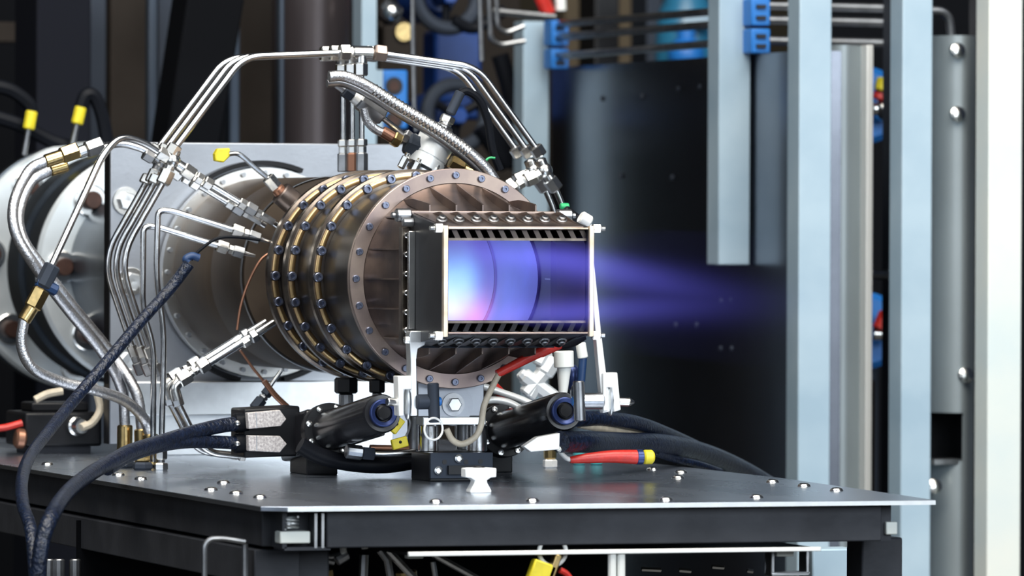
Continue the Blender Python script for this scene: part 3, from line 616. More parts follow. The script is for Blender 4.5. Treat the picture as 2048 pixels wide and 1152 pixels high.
def linkage():
    Y = -.13
    # lever 1: lower flap, near side
    t = T('control_lever', 'flat steel lever from the lower nozzle flap down to its clevis', 'lever', at(826, 830, Y))
    m = MB(); a = P([(819, 668), (822, 662), (848, 662), (854, 672), (850, 690), (836, 698), (833, 720), (835, 832), (822, 832), (821, 720)], Y); m.prism(a, (0, .014, 0)); O('lever_bar', m, alu, t, bevel=.0006)
    m = MB(); p, q = P([(808, 680), (826, 680)], Y + .007); m.rod(p, q, .0036, n=6); O('pivot_nut', m, bright, t)
    m = MB(); p, q = P([(844, 678), (884, 676)], Y + .007); m.rod(p, q, .0048, n=14); O('pivot_pin', m, dullsteel, t)
    t = T('clevis', 'white clevis fork clasping the lever foot beside the quick release pin', 'clevis', at(812, 832, Y))
    m = MB(); a = P([(796, 752), (824, 752), (824, 779), (808, 779), (808, 832), (798, 832)], Y - .004); m.prism(a, (0, .016, 0)); O('fork', m, whitealu, t, bevel=.0008)
    m = MB(); p = at(815, 806, Y + .004); m.ball(p, .0075, 16, 10, (.5, 1, 2.2)); O('rod_end', m, alu, t)
    m = MB(); p = at(774, 803, Y); q = at(803, 805, Y + .004); m.rod(p, q, .0042, n=14); O('link_rod', m, bright, t)
    t = T('quick_release_pin', 'blue grey quick release pin with bright split ring under the engine flange', 'pin', at(868, 806, Y))
    m = MB(); p, q = P([(832, 804), (872, 803)], Y); m.rod(p, q, .0072, n=18); O('barrel', m, slate, t)
    m = MB(); p, q = P([(872, 803), (882, 803)], Y); m.rod(p, q, .0044, n=14); O('release_button', m, blueplastic, t, label='bright blue push button')
    m = MB(); p, q = P([(866, 766), (869, 845)], Y - .004); m.rod(p, q, .0055, .001, n=14); O('grip_bar', m, slate, t)
    m = MB(); m.torus(at(867, 858, Y - .012), (.30, -1, 0), .0103, .0011, 40, 8); O('split_ring', m, whitealu, t)
    # lever 2: upper flap, far side
    t = T('control_lever', 'long slanted white lever from the upper nozzle corner down to far clevis', 'lever', at(1218, 830, Y))
    m = MB(); a = P([(1170, 440), (1186, 450), (1188, 520), (1202, 660), (1214, 760), (1226, 822), (1206, 826), (1196, 720), (1182, 560), (1174, 480)], Y); m.prism(a, (0, .010, 0)); O('lever_bar', m, whitealu, t, bevel=.0006)
    m = MB(); p, q = P([(1160, 434), (1180, 446)], Y + .004); m.rod(p, q, .0068, n=12); O('pivot_pin', m, whitealu, t)
    t = T('clevis', 'white clevis fork with pointed pin at the foot of the slanted lever', 'clevis', at(1222, 824, Y))
    m = MB(); a = P([(1206, 746), (1235, 745), (1242, 820), (1228, 824), (1224, 775), (1214, 775), (1216, 822), (1207, 822)], Y - .004); m.prism(a, (0, .014, 0)); O('fork', m, whitealu, t, bevel=.0008)
    m = MB(); p, q = P([(1236, 803), (1258, 804)], Y); m.rod(p, q, .0042, n=12); m.cyl(q, q + (q - p).normalized() * .005, .0042, .0015, 12); O('pin', m, bright, t)
    m = MB(); p = at(1221, 800, Y + .003); m.ball(p, .0075, 14, 8, (.5, 1, 2.0)); O('rod_end', m, alu, t)
    t = T('quick_release_pin', 'grey quick release pin with pale split ring behind the slanted lever', 'pin', at(1165, 805, Y))
    m = MB(); p, q = P([(1150, 802), (1206, 802)], Y); m.rod(p, q, .0078, n=18); O('barrel', m, dullsteel, t)
    m = MB(); p, q = P([(1144, 802), (1152, 802)], Y); m.rod(p, q, .0044, n=12); O('release_button', m, blueplastic, t)
    m = MB(); p, q = P([(1157, 762), (1160, 842)], Y - .004); m.rod(p, q, .0056, .001, n=14); O('grip_bar', m, dullsteel, t)
    m = MB(); m.torus(at(1155, 785, Y + .006), (.5, -1, 0), .0088, .0009, 36, 8); O('split_ring', m, dullsteel, t)
linkage()

# ------------------------------------------------------------------ valve, hose and sensors on top
def top_gear():
    Y = .20
    t = T('igniter_valve', 'silver cylinder valve with black plug leaning on top of the engine', 'valve', at(835, 335, Y))
    a, b = P([(846, 334), (880, 268)], Y); d = (b - a).normalized(); L = (b - a).length
    m = MB(); m.lathe([(0, 0), (.0190, 0), (.0190, .010), (.0182, .0105), (.0182, .012), (.0190, .0125), (.0190, L - .004), (.0175, L), (0, L)], a, d, 36); O('valve_body', m, satin, t)
    m = MB(); m.rod(a - d * .010, a, .0150, n=28); O('valve_neck', m, dullsteel, t)
    for px, py in ((808, 322), (832, 333), (868, 345)):
        m = MB(); p = at(px, py, Y - .015); m.rod(p - d * .008, p + d * .005, .0040, n=6); m.rod(p + d * .005, p + d * .009, .0026, n=10); O('stud_nut', m, bright, t)
    a2, b2 = P([(884, 262), (898, 232)], Y); chain(t, a2, b2, [('hex_collar', 0, .38, .0098, 6, bright), ('collar', .38, .55, .0066, 16, steel), ('hex_nut', .55, 1, .0078, 6, bright)])
    a3, b3 = P([(900, 228), (921, 184)], Y); m = MB(); m.rod(a3, b3, .0052, n=16); O('plug', m, slate, t)
    m = MB(); m.tube(spl(P([(920, 186), (935, 183), (958, 200), (975, 240), (985, 300), (1000, 340)], Y + .02)), .0042, 10); tag(O('sensor_cable', m, rubber), 'black cable drooping from the plug on the silver valve', 'cable')
    # side block and rod
    t = T('valve_linkage', 'dark fitting train slanting from the hose bend to the silver valve', 'fitting', at(780, 250, Y - .01))
    chain(t, at(672, 168, Y), at(706, 192, Y), [('dark_tip', 0, .5, .0040, 10, dullsteel), ('dark_nut', .5, 1, .0074, 6, slate)])
    chain(t, at(706, 192, Y), at(722, 204, Y), [('pale_collar', 0, 1, .0066, 16, whitealu)])
    chain(t, at(718, 200, Y), at(765, 236, Y), [('grey_block', 0, 1, .0098, 6, dullsteel)])
    chain(t, at(762, 233, Y), at(812, 273, Y), [('rod', 0, 1, .0030, 12, steel)])
    chain(t, at(808, 268, Y), at(836, 290, Y), [('nut', 0, .45, .0068, 6, dullsteel), ('collar', .45, 1, .0078, 14, alu)])
    m = MB(); a, b = P([(812, 285), (848, 300)], Y); m.rod(a, b, .012, n=6); O('union', m, slate, t)
    t = T('elbow_hose', 'short steel elbow hose with brass end under the grey fitting block', 'hose', at(740, 240, Y - .02))
    m = MB(); m.tube(spl(P([(728, 216), (733, 238), (748, 256), (770, 268)], Y - .02)), .0046, 10); O('hose_body', m, braid, t)
    chain(t, at(764, 262, Y - .02), at(800, 284, Y - .02), [('ferrule', 0, .6, .0058, 14, copper), ('brass_nut', .6, 1, .0078, 6, brass)])
    for k, (lab, dx, dyp, r) in enumerate((('long ribbed steel hose sweeping over the engine top to far side', 0, 0, .0056), ('smooth steel hose running just under the ribbed hose over the engine', -4, 13, .0044))):
        t = T('flexible_hose', lab, 'hose', at(660, 155, Y - .05 + k * .03))
        pts = spl(P([(658 + dx, 153 + dyp), (690 + dx, 153 + dyp), (735 + dx, 172 + dyp), (800 + dx, 213 + dyp), (868 + dx, 254 + dyp), (930 + dx, 298 + dyp), (968 + dx, 332 + dyp), (990 + dx, 362 + dyp)], Y - .05 + k * .03), 9)
        m = MB(); m.tube(pts, r, 14); O('hose_body', m, braid if k == 0 else dullsteel, t)
        if k == 0:
            rb = MB()
            for i in range(20, 47):
                for q in (0,):
                    p = pts[i].lerp(pts[i + 1], q); dd = (pts[i + 1] - pts[i])
                    rb.torus(p, dd, r - .0002, .0010, 14, 5)
            O('rib_coil', rb, bright, t, kind='stuff')
    t = T('brass_fitting', 'brass fitting beside the green wire at the valve foot', 'fitting', at(925, 332, Y)); chain(t, at(900, 322, Y), at(945, 345, Y), [('brass_body', 0, .6, .0072, 6, brass), ('brass_tail', .6, 1, .0050, 14, brass)])
    for lab, pts in (('short green wire curling up beside the brass fitting', [(922, 304), (927, 314), (926, 328), (934, 340)]), ('green wire arching out beyond the steel hose', [(990, 316), (978, 316), (968, 326), (958, 342)])):
        m = MB(); m.tube(spl(P(pts, Y + .01)), .0012, 6); tag(O('green_wire', m, greenp), lab, 'wire')
    # temperature probe in the inlet case
    t = T('temperature_probe', 'probe with steel rod in a grey boss on the engine and yellow plug', 'sensor', at(590, 410, .36))
    a, b = P([(600, 418), (560, 384)], .36); m = MB(); m.rod(a, b, .0125, .0012, n=24); O('boss', m, nozzle, t)
    chain(t, at(562, 386, .36), at(535, 354, .36), [('collar', 0, .3, .0070, 16, copper), ('nut', .3, 1, .0070, 6, bright)])
    m = MB(); m.tube(spl(P([(538, 358), (510, 335), (485, 313), (472, 307), (458, 308)], .36)), .0026, 10); O('probe_rod', m, steel, t)
    m = MB(); q = P([(436, 297), (460, 296), (461, 312), (448, 325), (431, 322), (430, 308)], .36); m.prism(q, (0, .010, 0)); O('yellow_plug', m, yellow, t, bevel=.0012)
    for k, (x, y, x2, y2) in enumerate(((64, 222, 48, 310), (162, 214, 143, 296))):
        t = T('thermocouple', ('yellow thermocouple plug on a thin rod over the pipe flange, %s of two') % ('outer', 'inner')[k], 'sensor', at(x2, y2, 1.44))
        a, b = at(x, y, 1.44), at(x2, y2, 1.44); c = a.lerp(b, .42); m = MB(); m.rod(a, c, .0072, .0015, 8); O('yellow_plug', m, yellow, t, bevel=.0006)
        m = MB(); m.cyl(c, b, .0032, n=10); O('probe_rod', m, dullsteel, t)
    for lab, pts in (('black cable drooping to the outer yellow thermocouple plug', [(-30, 168), (20, 180), (55, 205), (64, 224)]), ('black cable arching to the inner yellow thermocouple plug', [(215, 290), (205, 235), (190, 195), (172, 190), (161, 216)]), ('black cable sagging behind the yellow thermocouple plugs', [(-30, 228), (40, 250), (110, 285), (180, 300)])):
        m = MB(); m.tube(spl(P(pts, 1.46)), .0085, 8); tag(O('black_cable', m, rubber), lab, 'cable')
    # small yellow tags below the near actuator
    for k, (x, y, a) in enumerate(((792, 850, .9), (799, 886, .25))):
        c = at(x, y, .02); t = T('yellow_tag', 'small yellow plug hanging %s the black actuator next to stand' % ('close to', 'low under')[k], 'tag', c)
        m = MB(); m.box(c, (.016, .006, .010), Matrix.Rotation(-a, 4, 'Y')); O('tag_body', m, yellow, t, bevel=.001)
        m = MB(); m.ball(c + Vector((0, -.003, .001)), .0016, 8, 5); O('pin_hole', m, black, t)
    m = MB(); m.tube(spl(P([(799, 882), (812, 872), (820, 850), (818, 835)], .02)), .0012, 6); tag(O('thin_wire', m, dullsteel), 'thin grey wire between yellow plug and the lever foot', 'wire')
top_gear()

# ------------------------------------------------------------------ cables
def cable(name, label, pts, r, mt, Y=None, rf=None, cat='cable', n=12):
    m = MB(); m.tube(spl(P(pts, Y), 8), r, n, rf); return tag(O(name, m, mt), label, cat)
LR = .0072
cable('cable_loom', 'blue black braided cable loom from upper speckled connector dropping over the table edge', [(486, 846, .18), (440, 852, .17), (380, 866, .14), (320, 884, .08), (262, 902, .0), (225, 922, -.06), (180, 948, -.15), (135, 985, -.28), (104, 1030, -.40), (84, 1085, -.42), (74, 1170, -.42)], LR, loommat)
cable('cable_loom', 'blue black braided cable loom from lower speckled connector merging beneath the upper loom', [(486, 887, .18), (430, 884, .165), (370, 884, .13), (316, 893, .08), (258, 912, .01), (215, 938, -.06)], LR * .9, loommat)
cable('cable_loom', 'long blue black braided cable loom slanting past the braided hoses and over the table edge', [(378, 528, .26), (340, 578, .26), (280, 645, .24), (215, 722, .21), (150, 798, .18), (98, 862, .10), (60, 912, -.02), (44, 960, -.16), (46, 1010, -.26), (62, 1062, -.32), (72, 1170, -.36)], LR * .82, loommat)
for k, pts in enumerate(([(382, 520), (400, 500), (432, 478), (470, 474), (520, 480)], [(376, 524), (372, 518), (384, 512), (398, 516)])):
    cable('thin_wire', ('black wire running from the slanting loom to the ring', 'blue frayed strand at the end of the slanting loom')[k], pts, .0016 if k == 0 else .004, rubber if k == 0 else bluetie, .27, cat='wire')
cable('copper_wire', 'thin copper wire hanging from ring past the inlet case', [(540, 505), (520, 522), (498, 562), (482, 610), (474, 660)], .0014, copper, .33, cat='wire')
cable('copper_wire', 'thin copper wire continuing under the injector lines to the foot angle', [(480, 700), (505, 735), (522, 756), (545, 785)], .0014, copper, .34, cat='wire')
cable('brown_lead', 'brown tipped lead leaning on the pale foot angle', [(528, 762), (548, 788), (566, 806), (584, 822)], .0030, copper, .30, cat='wire')
t = tube_thing('drain_line', 'thin line with dark nuts under the inlet case', 'tube', P([(562, 742), (540, 772), (524, 800), (508, 818)], .32), .0022, .01); chain(t, at(542, 776, .32), at(508, 818, .32), [('nut', 0, .35, .0058, 6, slate), ('collar', .38, .5, .0050, 6, dullsteel), ('nut', .52, 1, .0062, 6, slate)])
cable('beige_cable', 'beige cable looping from red sleeve down in front of the stand posts', [(1000, 744), (984, 775), (968, 812), (962, 850), (950, 874), (925, 888), (905, 880), (893, 858)], .0031, beige, -.05)
cable('red_sleeve', 'red heat shrink sleeve under the nozzle joining the beige cable', [(1128, 682), (1095, 697), (1060, 714), (1025, 732), (994, 748)], .0052, red, -.05, lambda t: 1.15 if t < .35 else 1 - .35 * (t - .35))
cable('black_sleeve', 'black sleeve under the nozzle corner above the red sleeve', [(1165, 668), (1145, 680), (1120, 686)], .0066, rubber, -.05)
t = T('red_cable_plug', 'red tapered cable plug with blue and yellow bands lying on the table', 'plug', at(1220, 926, -.05))
m = MB(); m.tube(spl(P([(1140, 920), (1180, 916), (1225, 913), (1274, 914)], -.05), 8), .0066, 16, lambda t: .45 + .62 * t ** .6); O('red_sleeve', m, red, t)
m = MB(); a, b = P([(1272, 914), (1285, 914)], -.05); m.rod(a, b, .0074, .0006, 16); O('blue_band', m, blueano, t)
m = MB(); a, b = P([(1285, 914), (1307, 914)], -.05); m.rod(a, b, .0070, .002, 16); O('yellow_tip', m, yellow, t)
cable('white_lead', 'white lead from the plain connector into the red plug', [(1117, 897, -.070), (1124, 908, -.06), (1134, 917, -.05), (1146, 920, -.05)], .0024, whitep)
cable('cable_loom', 'thick dark loom trailing from the plain connector to the far table edge', [(1120, 884, -.068), (1180, 884, -.02), (1250, 886, .12), (1320, 888, .22), (1400, 904, .36), (1480, 938, .50), (1560, 985, .62)], .0105, loommat)
cable('cable_loom', 'dark loom arching behind the lever foot to the far table edge', [(1150, 838, .05), (1200, 838, .08), (1270, 846, .16), (1335, 870, .28), (1400, 900, .42), (1470, 936, .54)], .0078, loommat)
cable('grey_cable', 'pale grey cable between the two dark looms', [(1158, 848, .06), (1200, 856, .08), (1262, 868, .16), (1330, 876, .26)], .0042, beige)
cable('grey_cable', 'thin dark cable lying low behind the red plug', [(1310, 905, .2), (1350, 918, .26), (1400, 930, .30), (1440, 944, .34)], .0040, loommat)
cable('white_pipe', 'upper white tube curving from bracket to the far manifold', [(964, 772), (1000, 784), (1045, 800), (1080, 818)], .0036, whitealu, .10, cat='tube')
cable('white_pipe', 'lower white tube curving from bracket onto the far actuator', [(962, 803), (990, 800), (1020, 806), (1048, 822)], .0036, whitealu, .08, cat='tube')
cable('red_lead', 'red lead glimpsed behind the white tubes', [(985, 770), (1000, 785), (1012, 800)], .005, red, .16)
t = tube_thing('feed_line', 'bright straight line with blue nut lying under the near actuator', 'tube', P([(700, 902), (770, 908), (830, 906)], .05), .0036, .01); chain(t, at(724, 906, .05), at(748, 908, .05), [('blue_nut', 0, 1, .0068, 6, slate)]); chain(t, at(692, 902, .05), at(724, 906, .05), [('silver_cone', 0, 1, .0072, 12, dullsteel)])
cable('black_hose', 'fat black hose curving below the near actuator on the table', [(600, 890), (640, 912), (700, 926), (770, 930), (840, 920)], .0082, rubber, .08, cat='hose')
t = tube_thing('feed_line', 'tan rod just above the bright line under the near actuator', 'tube', P([(740, 896), (830, 898)], .06), .0034, .01, copper)
# things under the far side of the nozzle
t = T('lower_cross', 'shiny crossed fittings behind the red sleeve under the nozzle', 'fitting', at(1076, 780, .34))
for p, q, r in (((1050, 790), (1108, 720), .0085), ((1046, 750), (1112, 800), .0085), ((1075, 730), (1092, 700), .0095), ((1086, 748), (1106, 716), .0110), ((1040, 745), (1052, 758), .0060), ((1056, 795), (1070, 770), .0080)):
    m = MB(); a, b = P([p, q], .34); m.rod(a, b, r, n=8); O('nut', m, satin, t)
for k, (x0, y0, x1, y1, x2, y2) in enumerate(((1127, 702, 1128, 735, 1126, 785), (1161, 686, 1166, 716, 1160, 790))):
    t = T('plug_lead', ('fat white plug hanging under the nozzle behind the red sleeve', 'white and blue lead hanging under the nozzle corner')[k], 'plug', at(x2, y2, .12))
    m = MB(); a, b, c = P([(x0, y0), (x1, y1), (x2, y2)], .12); m.rod(a, b, .0100 if k == 0 else .0052, .0008, 14); O('plug_body', m, whitep, t)
    m = MB(); m.cyl(b, c, .0072 if k == 0 else .0042, .0045 if k == 0 else .0040, 12); O('tail', m, whitep if k == 0 else bluetie, t)
m = MB(); m.ball(at(1145, 755, .14), .011, 14, 8, (.8, .8, 1.2)); tag(O('blue_bulb', m, blueano), 'rounded blue cap between the hanging leads', 'cap')
for k, x in enumerate((1158, 1193)):
    c = atz(x, 930, ZT); t = T('teal_post', 'short teal post on the table behind red plug, %s' % ('next to the white nut', 'under the blue band side')[k], 'post', c); m = MB(); m.rod(c, c + Vector((0, 0, .022)), .0062, n=14); O('post_body', m, tealp, t); m = MB(); m.rod(c + Vector((0, 0, .022)), c + Vector((0, 0, .026)), .004, n=8); O('post_cap', m, tealp, t)
c = atz(1100, 936, ZT); t = T('brass_post', 'small brass post on a white nut behind the white connector', 'fitting', c); m = MB(); m.rod(c, c + Vector((0, 0, .009)), .0075, n=6); O('white_nut', m, whitealu, t); m = MB(); m.rod(c + Vector((0, 0, .009)), c + Vector((0, 0, .024)), .0066, n=10); O('brass_stub', m, brass, t)
# pipes under the engine
for k, (x, y0, y1, Y) in enumerate(((692, 755, 862, .22), (754, 758, 850, .15))):
    t = T('drain_stub', ('wide dark drain stub under the engine rings', 'narrow dark drain stub under the engine near the lever')[k], 'fitting', at(x, y1, Y)); a, b = at(x, y0, Y), at(x, y1, Y)
    chain(t, a, b, [('dark_nut', 0, .3, .012 if k == 0 else .008, 6, black), ('steel_core', .3, .75, .0075 if k == 0 else .005, 12, dullsteel), ('dark_collar', .75, 1, .012 if k == 0 else .008, 12, black)])
# black box on the table corner
def blackbox():
    c = atz(125, 908, ZT); t = T('solenoid_box', 'black solenoid box with silver gland on the table behind the looms', 'box', c); y = c.y
    a = at(50, 825, y); b = at(204, 905, y)
    m = MB(); m.bb(a.x, b.x, y, y + .09, ZT + .008, a.z); O('housing', m, black, t, bevel=.003)
    m = MB(); m.bb(a.x + .01, b.x - .01, y + .01, y + .08, ZT, ZT + .008); O('foot', m, beam, t)
    m = MB(); m.bb(a.x + .012, a.x + .075, y + .02, y + .07, a.z, a.z + .010); O('lid', m, black, t, bevel=.002)
    p = at(150, 852, y); m = MB(); m.lathe([(0, .0), (.0105, 0), (.0105, .006), (.0085, .008), (.0095, .012), (.0075, .018), (0, .018)], p, (.2, -1, 0), 20); O('gland', m, bright, t)
    for lab, pts in (('bent grey lead from the silver gland of the solenoid box', [(165, 855), (185, 845), (200, 820), (195, 790), (188, 770)]), ('pale lead behind the solenoid box', [(70, 800), (95, 788), (125, 782)])):
        m = MB(); m.tube(spl(P(pts, y - .02)), .0042, 8); tag(O('grey_lead', m, beige), lab, 'cable')
    m = MB(); m.tube(spl(P([(-20, 858), (10, 855), (44, 846)], y)), .0038, 8); tag(O('red_lead', m, red), 'red lead entering the solenoid box', 'cable')
    m = MB(); m.rod(at(30, 876, y), at(50, 878, y), .011, n=12); tag(O('copper_plug', m, copper), 'dull copper cap beside the solenoid box', 'cap')
blackbox()

# ------------------------------------------------------------------ backdrop structure beyond the table
FL = -1.0
def vbox(name, x0, x1, ytop, Y, depth, mt, label, cat, ybot=None, bevel=.003, group=None):
    a = at(x0, ytop, Y); b = at(x1, ytop, Y); z0 = FL if ybot is None else at(x0, ybot, Y).z
    m = MB(); m.bb(a.x, b.x, Y, Y + depth, z0, a.z); o = O(name, m, mt, bevel=bevel); tag(o, label, cat, group); return o
def strut(label, x0, x1, ytop, Y, mt, ybot=None, depth=.041):
    """slotted channel: back web, two lips turned in, open slot on the face turned to the table"""
    a = at(x0, ytop, Y); b = at(x1, ytop, Y); z0 = FL if ybot is None else at(x0, ybot, Y).z; z1 = a.z
    t = T('channel_strut', label, 'post', ((a.x + b.x) / 2, Y + depth / 2, z0)); w = b.x - a.x
    m = MB(); m.prism([(a.x, Y, z0), (b.x, Y, z0), (b.x, Y + depth, z0), (b.x - w * .22, Y + depth, z0), (b.x - w * .22, Y + depth - .003, z0), (b.x - .003, Y + depth - .003, z0), (b.x - .003, Y + .003, z0), (a.x + .003, Y + .003, z0), (a.x + .003, Y + depth - .003, z0), (a.x + w * .22, Y + depth - .003, z0), (a.x + w * .22, Y + depth, z0), (a.x, Y + depth, z0)], (0, 0, z1 - z0))
    O('channel', m, mt, t, bevel=.0015); return t, a, b
# far side enclosure: sheet parallel to the engine with struts
XS = .803
pA = atx(1105, 140, XS); pB = atx(1598, 97, XS)
def enclosure():
    t = T('enclosure_sheet', 'wide dark sheet steel panel with rolled edges along the far side of the table', 'panel', (XS, 1.6, FL)); z1 = (pA.z + pB.z) / 2
    pr = []; R = .045
    for k in range(9):
        a = PI / 2 * k / 8; pr.append((XS + R - R * math.sin(a) + 0, pA.y + R * math.cos(a) - 0))
    y2 = pB.y
    for k in range(9):
        a = PI / 2 * k / 8; pr.append((XS + R - R * math.cos(a), y2 - R * math.sin(a) + .03))
    th = .003; n = len(pr); v = []; 
    for x, y in pr: v += [(x, y, FL), (x, y, z1), (x + th, y, FL), (x + th, y, z1)]
    f = []
    for i in range(n - 1):
        k = i * 4; f += [[k, k + 4, k + 5, k + 1], [k + 2, k + 3, k + 7, k + 6], [k + 1, k + 5, k + 7, k + 3], [k, k + 2, k + 6, k + 4]]
    f += [[0, 1, 3, 2], [(n - 1) * 4, (n - 1) * 4 + 2, (n - 1) * 4 + 3, (n - 1) * 4 + 1]]
    m = MB(); m.add(v, f); O('sheet', m, sheet, t)
    b = MB(); b.lathe([(.004, 0), (.003, .002), (0, .003)], n=10); bm_ = mesh_of('rivet', b, slate)
    for px, py in ((1285, 193), (1357, 178), (1400, 174), (1345, 355), (1443, 602), (1462, 600), (1352, 650), (1394, 650), (1442, 697), (1464, 697), (1242, 352), (1205, 197)):
        p = atx(px, py, XS); inst('rivet', bm_, axis_matrix(p, (-1, 0, 0)), t)
enclosure()
st1, *_ = strut('pale blue channel strut with blue pipe clamps standing at the far sheet end', 1047, 1099, 42, 2.095, galv)
st2, *_ = strut('short channel strut hanging in front of the dark sheet with blue clamps', 1439, 1502, -60, 1.36, galv, ybot=530)
st3, *_ = strut('pale channel strut where the dark sheet meets the narrow grey sheet', 1600, 1664, -60, 1.16, galv)
st4, *_ = strut('pale channel strut between the red handled valves and the riveted column', 1806, 1866, -60, 1.10, galv)
st5, *_ = strut('widest cream white channel strut at the picture edge beyond the riveted column', 1979, 2046, -60, 1.02, galvpale)
vbox('cross_beam', -2600, 2600, -150, 1.45, .04, beam, 'dark beam overhead from which the short strut hangs', 'beam', ybot=-110)
def blueclamps(t, x0, x1, rows, Y, label):
    for k, (y0, y1) in enumerate(rows):
        q = T('pipe_clamp', '%s blue pipe clamp block %s' % (('upper', 'lower')[k], label), 'clamp', at((x0 + x1) / 2, y1, Y))
        a, b = at(x0, y0, Y), at(x1, y1, Y); m = MB(); m.bb(a.x, b.x, Y, Y + .034, b.z, a.z); O('clamp_block', m, blueplastic, q, bevel=.002)
        for yy in ((y0 * .7 + y1 * .3), (y0 * .3 + y1 * .7)):
            m = MB(); c = at((x0 + x1) / 2, yy, Y - .001); m.box(c, (.012, .004, .0045)); O('slot', m, darkhole, q)
blueclamps(st1, 1103, 1138, ((40, 92), (97, 138)), 2.04, 'on the strut at the far sheet end')
blueclamps(st2, 1503, 1541, ((-4, 52), (57, 107)), 1.33, 'on the short hanging strut')
for k, (l_, r_) in enumerate((((1120, 48), (1440, 22)), ((1120, 74), (1440, 48)), ((1120, 112), (1440, 86)))):
    a, b = at(*l_, 2.04), at(*r_, 1.42); m = MB(); m.tube([a, b], .0050, 10); tag(O('clamped_pipe', m, dullsteel), 'dull steel pipe between the two sets of blue clamps, %s of three' % ('topmost', 'middle', 'lowest')[k], 'pipe')
    m = MB(); ys = (11, 40, 81)[k]; m.tube(P([(1535, ys), (1640, ys + 2), (1800, ys + 6)], 1.45), .0056, 10); tag(O('cross_pipe', m, dullsteel), 'steel pipe crossing behind the pale struts, %s of three' % ('topmost', 'middle', 'lowest')[k], 'pipe')
# narrow grey sheet with a bright return edge
def narrow():
    Y = 1.24; a, b, c = at(1652, 90, Y), at(1722, 90, Y), at(1735, 90, Y); R = .02
    t = T('grey_sheet', 'narrow grey sheet with bright folded edge beside the red handled valves', 'panel', ((a.x + b.x) / 2, Y, FL))
    pts = [(a.x, Y + .004)] + [(a.x + (b.x - a.x) * k / 8, Y - .012 * math.sin(PI * k / 8)) for k in range(1, 9)]
    m = MB(); m.prism([(x, y, FL) for x, y in pts] + [(x, y + .003, FL) for x, y in pts[::-1]], (0, 0, a.z - FL)); O('sheet', m, sheetgrey, t, ang=50)
    m = MB(); m.bb(b.x, c.x, Y - .02, Y + .003, FL, a.z); O('folded_edge', m, whitealu, t, bevel=.001)
narrow()
def column():
    Y = 1.12; a, b = at(1870, 70, Y), at(1980, 70, Y); w = b.x - a.x; zo1, zo0 = at(1890, 826, Y).z, at(1890, 922, Y).z; xo = at(1924, 800, Y).x
    t = T('riveted_column', 'grey rounded sheet column with bright rivets and a dark square opening', 'column', ((a.x + b.x) / 2, Y, FL))
    def shell(z0, z1, f0=0., f1=1.):
        pts = [(a.x + w * (f0 + (f1 - f0) * k / 12), Y + .055 - .06 * math.sin(PI * (f0 + (f1 - f0) * k / 12)) ** .7) for k in range(13)]
        m = MB(); m.prism([(x, y, z0) for x, y in pts] + [(x, y + .004, z0) for x, y in pts[::-1]], (0, 0, z1 - z0)); return m
    O('upper_shell', shell(zo1, a.z), sheetgrey, t, ang=50); O('lower_shell', shell(FL, zo0), sheetgrey, t, ang=50); fr = (xo - a.x) / w
    O('side_shell', shell(zo0, zo1, fr, 1), sheetgrey, t, ang=50)
    m = MB(); m.bb(a.x, b.x, Y + .07, Y + .075, zo0 - .02, zo1 + .02); O('back_plate', m, black, t)
    m = MB(); m.bb(a.x, xo, Y - .004, Y + .03, zo0 - .004, zo0 + .002); O('opening_sill', m, dullsteel, t)
    b_ = MB(); b_.lathe([(.010, -.001), (.009, .003), (.005, .005), (0, .0055)], n=14); bm_ = mesh_of('rivet', b_, bright)
    for px, py in ((1915, 101), (1915, 228), (1932, 750), (1868, 973)):
        inst('rivet', bm_, axis_matrix(at(px, py, Y - .006), (0, -1, .25)), t)
column()
m = MB(); m.tube(fil(P([(1800, 20), (1898, 22), (1903, 80)], 1.22), .02), .0055, 10); tag(O('bent_pipe', m, dullsteel), 'pale pipe bending down behind the riveted column top', 'pipe')
for k, (y0, y1, yh, yb) in enumerate(((135, 285, 165, 218), (588, 735, 625, 668))):
    Y = 1.55; t = T('ball_valve', 'blue ball valve with red lever seen between struts, %s one' % ('upper', 'lower')[k], 'valve', at(1745, y1, Y))
    m = MB(); a = at(1738, (y0 + y1) / 2, Y); m.lathe([(0, 0), (.040, 0), (.048, .008), (.048, .05), (.036, .06), (0, .06)], a, (0, 1, 0), 28); O('valve_body', m, blueplastic, t)
    m = MB(); p = at(1738, (y0 + y1) / 2, Y + .05); d_ = Vector((0, .09 if k == 0 else 0, 0)); m.rod((p.x, p.y + d_.y, FL), p + d_, .012, n=12); m.rod(p, p + Vector((0, .1 if k == 0 else .005, 0)), .010, n=12); O('feed_pipe', m, slate, t)
    m = MB(); p, q = P([(1742, yb), (1768, yb)], Y - .02); m.rod(p, q, .009, n=14); m.ball(at(1770, yb, Y - .02), .016 if k == 0 else .011, 14, 8); O('ball_stem', m, bright, t)
    m = MB(); p, q = P([(1757, yh + 35), (1772, yh)], Y - .03); m.rod(p, q, .009, n=10); O('lever', m, red, t)
    if k == 0: m = MB(); p, q = P([(1764, yh + 18), (1770, yh - 8)], Y - .036); m.rod(p, q, .0105, n=10); O('lever_sleeve', m, yellow, t)
m = MB(); m.tube(P([(1700, 546, 1.243), (1804, 552, 1.325)]), .006, 8); tag(O('cross_pipe', m, dullsteel), 'dim pipe crossing between struts above the lower valve', 'pipe')
vbox('inner_upright', 1795, 1810, -60, 1.3, .05, slate, 'slim slate upright just before the red handled valves end', 'post')
vbox('inner_upright', 1738, 1752, 760, 1.4, .04, umber, 'slim brown upright under the lower red handled valve', 'post')
vbox('inner_upright', 1968, 1982, -60, 1.2, .05, beam, 'slim black upright between riveted column and cream strut', 'post')
vbox('dark_screen', 1600, 2300, -60, 2.3, .03, matteblack, 'black screen closing the space behind the pale struts', 'screen')
